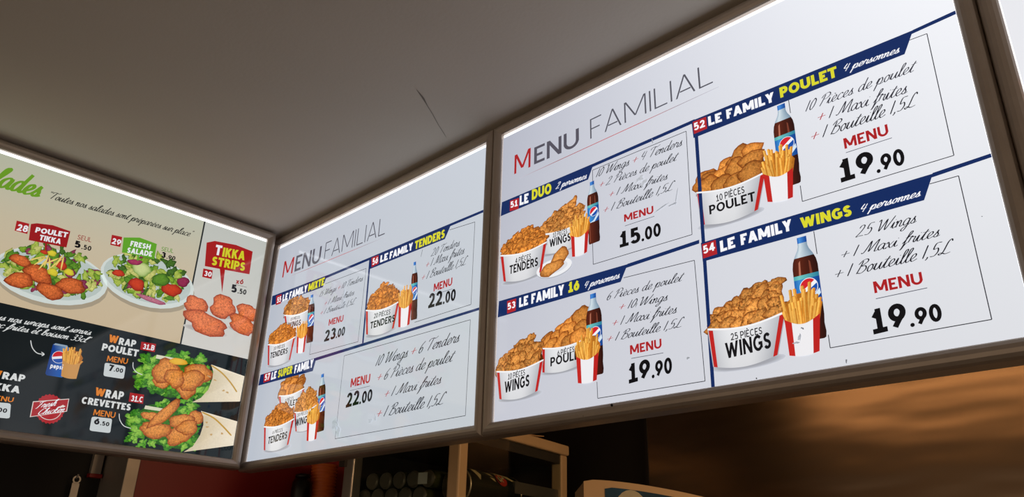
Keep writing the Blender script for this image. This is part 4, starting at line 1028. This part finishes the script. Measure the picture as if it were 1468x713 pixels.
# steel splash panel on the back wall
xs0 = hit(927, 650, 1, YB-0.012).x
pn = empty('steel_wall_panel', (xs0, YB, 0.92)); tag(pn, 'brushed steel splash panel reflecting warm light, under the large board', 'wall panel')
box('panel_sheet', (0, -0.012, 0), (2.2, -0.0005, ZC-0.92-0.01), M['steel'], pn)
box('edge_trim', (-0.004, -0.014, 0), (0.006, -0.0005, ZC-0.92-0.01), M['casing'], pn)
# worktop with cupboard base
ct = empty('back_counter', (0.2, 0.74, 0)); tag(ct, 'steel worktop along the back wall carrying the drinks fridge', 'counter')
box('body', (-1.6, -0.36, 0), (2.0, 0.40, 0.88), M['inner'], ct); box('worktop', (-1.65, -0.42, 0.88), (2.05, 0.41, 0.92), M['worktop'], ct, 0.004)
for k in range(5):
    d_ = box('door', (-1.58+k*0.71, -0.378, 0.10), (-0.90+k*0.71, -0.36, 0.86), M['steel_post'], ct, 0.003)
    box('handle', (-0.98+k*0.71, -0.398, 0.55), (-0.965+k*0.71, -0.378, 0.75), M['shelf'], d_)
# drinks fridge, turned a little against the wall
fo = at_dist(657, 690, 2.2)
WF, DF = 0.44, 0.60
wx, dy = Vector((-0.983, -0.189, 0)).normalized(), Vector((-0.189, 0.983, 0)).normalized()
rc = fo+dy*DF
ztop = CAM.z+0.1563*math.hypot(rc.x-CAM.x, rc.y-CAM.y)
ang = math.atan2(-wx.y, -wx.x)                 # local +x points right, -x to the hinge side
fr = empty('drinks_fridge', (fo.x, fo.y, 0.92), ang); tag(fr, 'beige countertop drinks fridge with glass sides, under the corner board', 'fridge')
HF = ztop-0.92; pw = 0.040; zb = 0.10
M['beige_post'] = M['beige']
box('base', (-WF, 0, 0), (0, DF, zb), M['beige'], fr, 0.004)
box('top_panel', (-WF-.004, -.004, HF-0.034), (0.006, DF+.004, HF), M['beige'], fr, 0.006)
box('top_rail', (-WF+.008, 0.008, HF-0.064), (-0.006, DF-.008, HF-0.034), M['inner'], fr)
for (x, y) in ((-pw, 0), (-WF, 0), (-pw, DF-pw), (-WF, DF-pw)):
    box('corner_post', (x, y, zb), (x+pw, y+pw, HF-0.034), M['beige'] if x == -pw else M['steel_post'], fr, 0.005)
zs = 1.770-0.92
box('shelf', (-WF+.012, pw+.004, zs-.012), (-.012, DF-pw-.004, zs), M['shelf'], fr)
box('shelf', (-WF+.012, pw+.004, zs-.40), (-.012, DF-pw-.004, zs-.388), M['shelf'], fr)
box('shelf_rail', (-.022, DF*0.50, zs+.050), (-.012, DF-pw, zs+.085), M['shelf'], fr)
gp = box('glass_pane', (-.006, pw, zb), (-.003, DF-pw, HF-.034), M['glass'], fr)
gd = box('glass_pane', (-WF+pw, .004, zb), (-pw, .007, HF-.034), M['glass'], fr)
box('back_sheet', (-WF+pw, DF-.010, zb), (-pw, DF-.006, HF-.034), M['inner'], fr)
box('side_sheet', (-WF+.002, pw, zb), (-WF+.006, DF-pw, HF-.034), M['inner'], fr)
box('door_hinge', (-WF-.012, -.010, HF-.12), (-WF+.012, .002, HF-.07), M['inner'], fr)
fm = fr.matrix_basis.copy()
bpy.context.view_layer.update(); fm = fr.matrix_world.copy()
# bottles lying in the fridge, bases to the front
r_b = 0.0262
bprof = [(0.010, 0), (0.020, -0.001), (0.0245, 0.004), (r_b, 0.012), (r_b, 0.12), (0.022, 0.15), (0.013, 0.185), (0.012, 0.21)]
def make_bottle():
    t = empty('glass_bottle', (0, 0, 0))
    bm_obj('body', lathe_bm(bprof, 20, 'y'), M['bottle'], t, True)
    bm_obj('cap', lathe_bm([(0.0135, 0.205), (0.0135, 0.222), (0.010, 0.224)], 14, 'y'), M['bottle_cap'], t)
    bm_obj('base_ring', lathe_bm([(0.0195, -0.0025), (0.0235, 0.001), (0.0245, 0.004), (0.0215, 0.002)], 20, 'y'), M['bottle_cap'], t)
    return t
def copy_tree(o, parent=None):
    c = o.copy(); COL.objects.link(c); c.parent = parent
    for ch in list(o.children): copy_tree(ch, c)
    return c
proto = make_bottle(); spots = []
pit = 0.0540
ordn = ['leftmost', 'second from the left', 'middle', 'fourth from the left', 'rightmost']
x_l = -WF+.020+r_b
for i in range(5): spots.append((x_l+i*pit, zs+r_b, 'bottle lying in the lower fridge row, '+ordn[i], 'bottles in the lower fridge row'))
for i in range(5): spots.append((x_l+pit/2+i*pit, zs+r_b+0.0460, 'bottle lying in the upper fridge row, '+ordn[i], 'bottles in the upper fridge row'))
spots[9] = (spots[9][0], spots[9][1], 'bottle with a white paper tag, rightmost of the upper fridge row', spots[9][3])
for i, (x, z, lb, gr) in enumerate(spots):
    o = proto if i == 0 else copy_tree(proto)
    p = fm @ Vector((x, pw+.010, z)); o.location = p; o.rotation_euler = (0, 0, ang); tag(o, lb, 'bottle', gr)
p = fm @ Vector((spots[9][0]-.012, pw+.0045, spots[9][1]))
tg = box('paper_tag', (-.017, -.0012, -.016), (.017, 0, .016), M['tagw']); tg.location = p; tg.rotation_euler = (0, 0, ang); tag(tg, 'small white paper tag on the front of a fridge bottle', 'tag')
# big tin lying along the right pane
rt_ = 0.052
tin = empty('drink_tin', fm @ Vector((-.012-rt_, 0.075, zs+rt_)), ang); tag(tin, 'dark tin with a red disc lying behind the fridge side glass', 'tin')
bm_obj('body', lathe_bm([(rt_-.004, 0), (rt_-.001, .003), (rt_-.001, .262), (rt_-.004, .266)], 32, 'y'), M['can'], tin, False)
for y_ in (0.001, 0.262): bm_obj('rim', lathe_bm([(rt_-.003, y_-.001), (rt_, y_+.001), (rt_, y_+.004), (rt_-.003, y_+.006)], 32, 'y'), M['can_rim'], tin, True)
def on_tin(name, pts, m, lift=.0006):
    """flat shape wrapped on the tin's side: (along, angle) pairs, angle 0 = towards the side glass"""
    bm = bmesh.new(); vs = []
    for a, th in pts: vs.append(bm.verts.new(((rt_+lift)*math.cos(th), a, (rt_+lift)*math.sin(th))))
    bm.faces.new(vs); return bm_obj(name, bm, m, tin)
ca_, ct_ = 0.165, 0.62
on_tin('red_disc', [(ca_+.026*math.cos(2*math.pi*i/20), ct_+.40*math.sin(2*math.pi*i/20)) for i in range(20)], M['can_red'])
on_tin('cream_leaf', [(.13, 1.18), (.17, 1.16), (.21, .98), (.235, .70), (.242, .48), (.215, .66), (.185, 1.0)], M['can_cream'], .0010)
for pts in ([(.095, 1.0), (.118, .92), (.125, .70), (.112, .78)], [(.105, .66), (.125, .6), (.128, .4), (.118, .46)], [(.035, 1.15), (.055, 1.1), (.062, .7), (.05, .35), (.04, .6)]): on_tin('cream_mark', pts, M['can_cream'], .0008)
vs, fs = text_mesh('UP', 0.2); xa_, xb_ = min(q[0] for q in vs), max(q[0] for q in vs)
bm = bmesh.new(); bv = [bm.verts.new(((rt_+.0012)*math.cos(ct_-.16+y*.62), ca_-.018+.036*(x-xa_)/(xb_-xa_), (rt_+.0012)*math.sin(ct_-.16+y*.62))) for x, y in vs]
for f in fs:
    try: bm.faces.new([bv[i] for i in f])
    except ValueError: pass
bm_obj('printed_word', bm, M['can_cream'], tin)
# cardboard sheet on the fridge
bm = bmesh.new(); n = 8; rows = []
for i in range(n+1):
    t = i/n; z = 0.0005+0.012*max(0, t-.55)**2*4
    rows.append([bm.verts.new((x, 0.04+t*0.36, z+h)) for x, h in ((-.16, 0), (-.02+.012*t, 0), (-.02+.012*t, .003), (-.16, .003))])
for a, b in zip(rows, rows[1:]):
    for i in range(4): bm.faces.new((a[i], a[(i+1) % 4], b[(i+1) % 4], b[i]))
bm.faces.new(rows[0][::-1]); bm.faces.new(rows[-1])
cs = bm_obj('cardboard_sheet', bm, M['card']); cs.location = fm @ Vector((0, 0.06, HF)); cs.rotation_euler = (0, 0, ang)
tag(cs, 'curled piece of brown cardboard lying on top of the drinks fridge', 'cardboard')

# beige dispenser beside the fridge
mo = at_dist(836, 690, 2.02); mz = mo.z
fwdh = Vector((FWD.x, FWD.y, 0)).normalized(); rth = Vector((fwdh.y, -fwdh.x, 0))
mang = math.atan2(rth.y, rth.x)
dm = empty('drink_dispenser', (mo.x, mo.y, 0.92), mang); tag(dm, 'beige dispenser with a curved top and blue picture, right of the drinks fridge', 'dispenser')
mh = mz-0.92; mw = 0.36
def arch(x): return mh-0.055*max(0, (x-.03)/mw)**1.6 - 0.004*max(0, (0.02-x)/.02)
def slab(name, x0, x1, zlo, ztopf, y0, y1, m, n=16):
    bm = bmesh.new(); F_, B_ = [], []
    pts = [(x0, zlo)]+[(x0+(x1-x0)*i/n, ztopf(x0+(x1-x0)*i/n)) for i in range(n+1)]+[(x1, zlo)]
    for x, z in pts: F_.append(bm.verts.new((x, y0, z))); B_.append(bm.verts.new((x, y1, z)))
    bm.faces.new(F_); bm.faces.new(B_[::-1])
    k = len(pts)
    for i in range(k): bm.faces.new((F_[i], B_[i], B_[(i+1) % k], F_[(i+1) % k]))
    return bm_obj(name, bm, m, dm)
slab('housing', 0, mw, 0, arch, 0, 0.24, M['beige2'])
slab('front_rim', 0.0, mw, 0.0, lambda x: arch(x)+.002, -0.014, 0, M['beige2'])
M['pic'] = mat('blue_picture_print', (24, 60, 84), 0.25, 0, 0.5, 14)
scr = slab('picture_panel', 0.052, mw-.03, 0.30, lambda x: arch(x)-.014-.016*max(0, (.07-x)/.02)**2*.3, -0.0155, -0.0142, M['pic'])
M['pic4'] = mat('picture_tan_print', (150, 138, 112), 0.3, 0, 0.3, 40); M['pic2'] = mat('picture_pale_print', (190, 180, 150), 0.3, 0, 0.2, 30); M['pic3'] = mat('picture_blue_print', (30, 66, 150), 0.3, 0, 0.3, 20)
def disc_on(name, cx_, cz_, rx, rz, m, y_):
    bm = bmesh.new(); bm.faces.new([bm.verts.new((cx_+rx*math.cos(2*math.pi*i/24), y_, cz_+rz*math.sin(2*math.pi*i/24))) for i in range(24)])
    return bm_obj(name, bm, m, scr)
disc_on('printed_figure', .115, mh-.075, .042, .055, M['pic2'], -.0160); disc_on('printed_figure', .118, mh-.084, .033, .046, M['pic4'], -.0164)
disc_on('printed_figure', .21, mh-.10, .05, .06, M['pic3'], -.0160)

# wall shelf with orange cups and a black jar
XSH = XR+0.10
cp = hit(466, 667, 0, XSH); cup_top = cp.z
sh = empty('wall_shelf', (XR, cp.y, cup_top-0.36)); tag(sh, 'small steel shelf on the red wall holding orange cups', 'shelf')
box('shelf_board', (0.0005, -.22, -.018), (.2, .2, 0), M['shelf'], sh, .002)
for yy in (-.16, .14): box('bracket', (0.0005, yy, -.10), (.012, yy+.02, -.018), M['steel_post'], sh)
cup_h, dz, ncup = 0.10, 0.0112, 14
def open_cup():
    th = .0012; n = 28; bm = bmesh.new()
    prof = [(0.030, 0), (0.0435, cup_h-.008), (0.0475, cup_h-.0065), (0.0475, cup_h-.0015), (0.0435, cup_h), (0.0435-th, cup_h-.004), (0.030-th, th), (1e-4, th), (1e-4, 0)]
    rings = [[bm.verts.new((r*math.cos(2*math.pi*i/n), r*math.sin(2*math.pi*i/n), z)) for i in range(n)] for r, z in prof]
    for a, b in zip(rings, rings[1:]+rings[:1]):
        for i in range(n): bm.faces.new((a[i], a[(i+1) % n], b[(i+1) % n], b[i]))
    me = bpy.data.meshes.new('orange_cup'); bmesh.ops.recalc_face_normals(bm, faces=bm.faces[:]); bm.to_mesh(me); bm.free(); me.materials.append(M['orange']); return me
cme = open_cup(); zc0 = cup_top-cup_h-(ncup-1)*dz
sh.location.z = zc0
for k in range(ncup):
    o = bpy.data.objects.new('orange_cup', cme); COL.objects.link(o); o.location = (XSH, cp.y, zc0+k*dz)
    tag(o, 'orange plastic cup, topmost of the nested stack by the red wall' if k == ncup-1 else 'orange plastic cup nested below the topmost one by the red wall', 'cup', 'nested orange cups by the red wall')
bj = hit(436, 700, 0, XSH)
jar = empty('black_jar', (XSH, bj.y-.01, zc0)); tag(jar, 'black rounded jar standing left of the orange cups', 'jar')
jh = hit(436, 680, 0, XSH).z-zc0
bm_obj('body', lathe_bm([(.030, 0), (.034, .004), (.036, jh*.7), (.034, jh*.85), (.026, jh*.93)], 24), M['black'], jar, True)
bm_obj('lid', lathe_bm([(.027, jh*.93), (.027, jh*.98), (.020, jh)], 24), M['black'], jar, True)

# utensil, hook and bracket in the dark recess
XW = XR-0.20
up_ = hit(110, 688, 0, XW+.03)
lad = empty('ladle', (XW+.03, up_.y, up_.z)); tag(lad, 'steel ladle handle with a hanging hole in the dark recess', 'ladle')
bm = bmesh.new(); n = 20; hw_ = .0125; outer, inner = [], []
for zoff in (-.0012, .0012):
    outer.append([bm.verts.new((zoff, hw_*math.cos(2*math.pi*i/n), hw_*math.sin(2*math.pi*i/n))) for i in range(n)])
    inner.append([bm.verts.new((zoff, hw_*.62*math.cos(2*math.pi*i/n), hw_*.62*math.sin(2*math.pi*i/n))) for i in range(n)])
for i in range(n):
    j = (i+1) % n
    bm.faces.new((outer[0][i], outer[0][j], inner[0][j], inner[0][i])); bm.faces.new((outer[1][i], inner[1][i], inner[1][j], outer[1][j]))
    bm.faces.new((outer[0][i], outer[1][i], outer[1][j], outer[0][j])); bm.faces.new((inner[0][i], inner[0][j], inner[1][j], inner[1][i]))
bm_obj('hanging_ring', bm, M['ladle'], lad)
box('handle', (-.0012, -.0115, -.30), (.0012, .0115, -.0105), M['ladle'], lad, .0005)
bm_obj('bowl', lathe_bm([(.012, -.345), (.034, -.335), (.042, -.30), (.040, -.30), (.030, -.328), (.010, -.338)], 24), M['ladle'], lad, True)
hk = bm_obj('wall_hook', tube_bm([(0, 0, 0), (.024, 0, 0), (.034, 0, .003), (.036, 0, .012)], .003), M['steel_post']); hk.location = (XW, up_.y, up_.z+.0045)
tag(hk, 'small steel hook carrying the ladle in the dark recess', 'hook')
ba, bb_ = hit(136, 652, 0, XW+.02), hit(137, 680, 0, XW+.02)
br = empty('wall_bracket', (XW, bb_.y, bb_.z)); tag(br, 'grey metal wall bracket with a red foot, left of the steel jamb', 'bracket')
box('upright', (.0005, -.016, 0), (.02, .016, ba.z-bb_.z+.30), M['steel_post'], br, .001)
box('foot', (.0005, -.02, -.012), (.028, .02, 0), M['red'], br, .001)
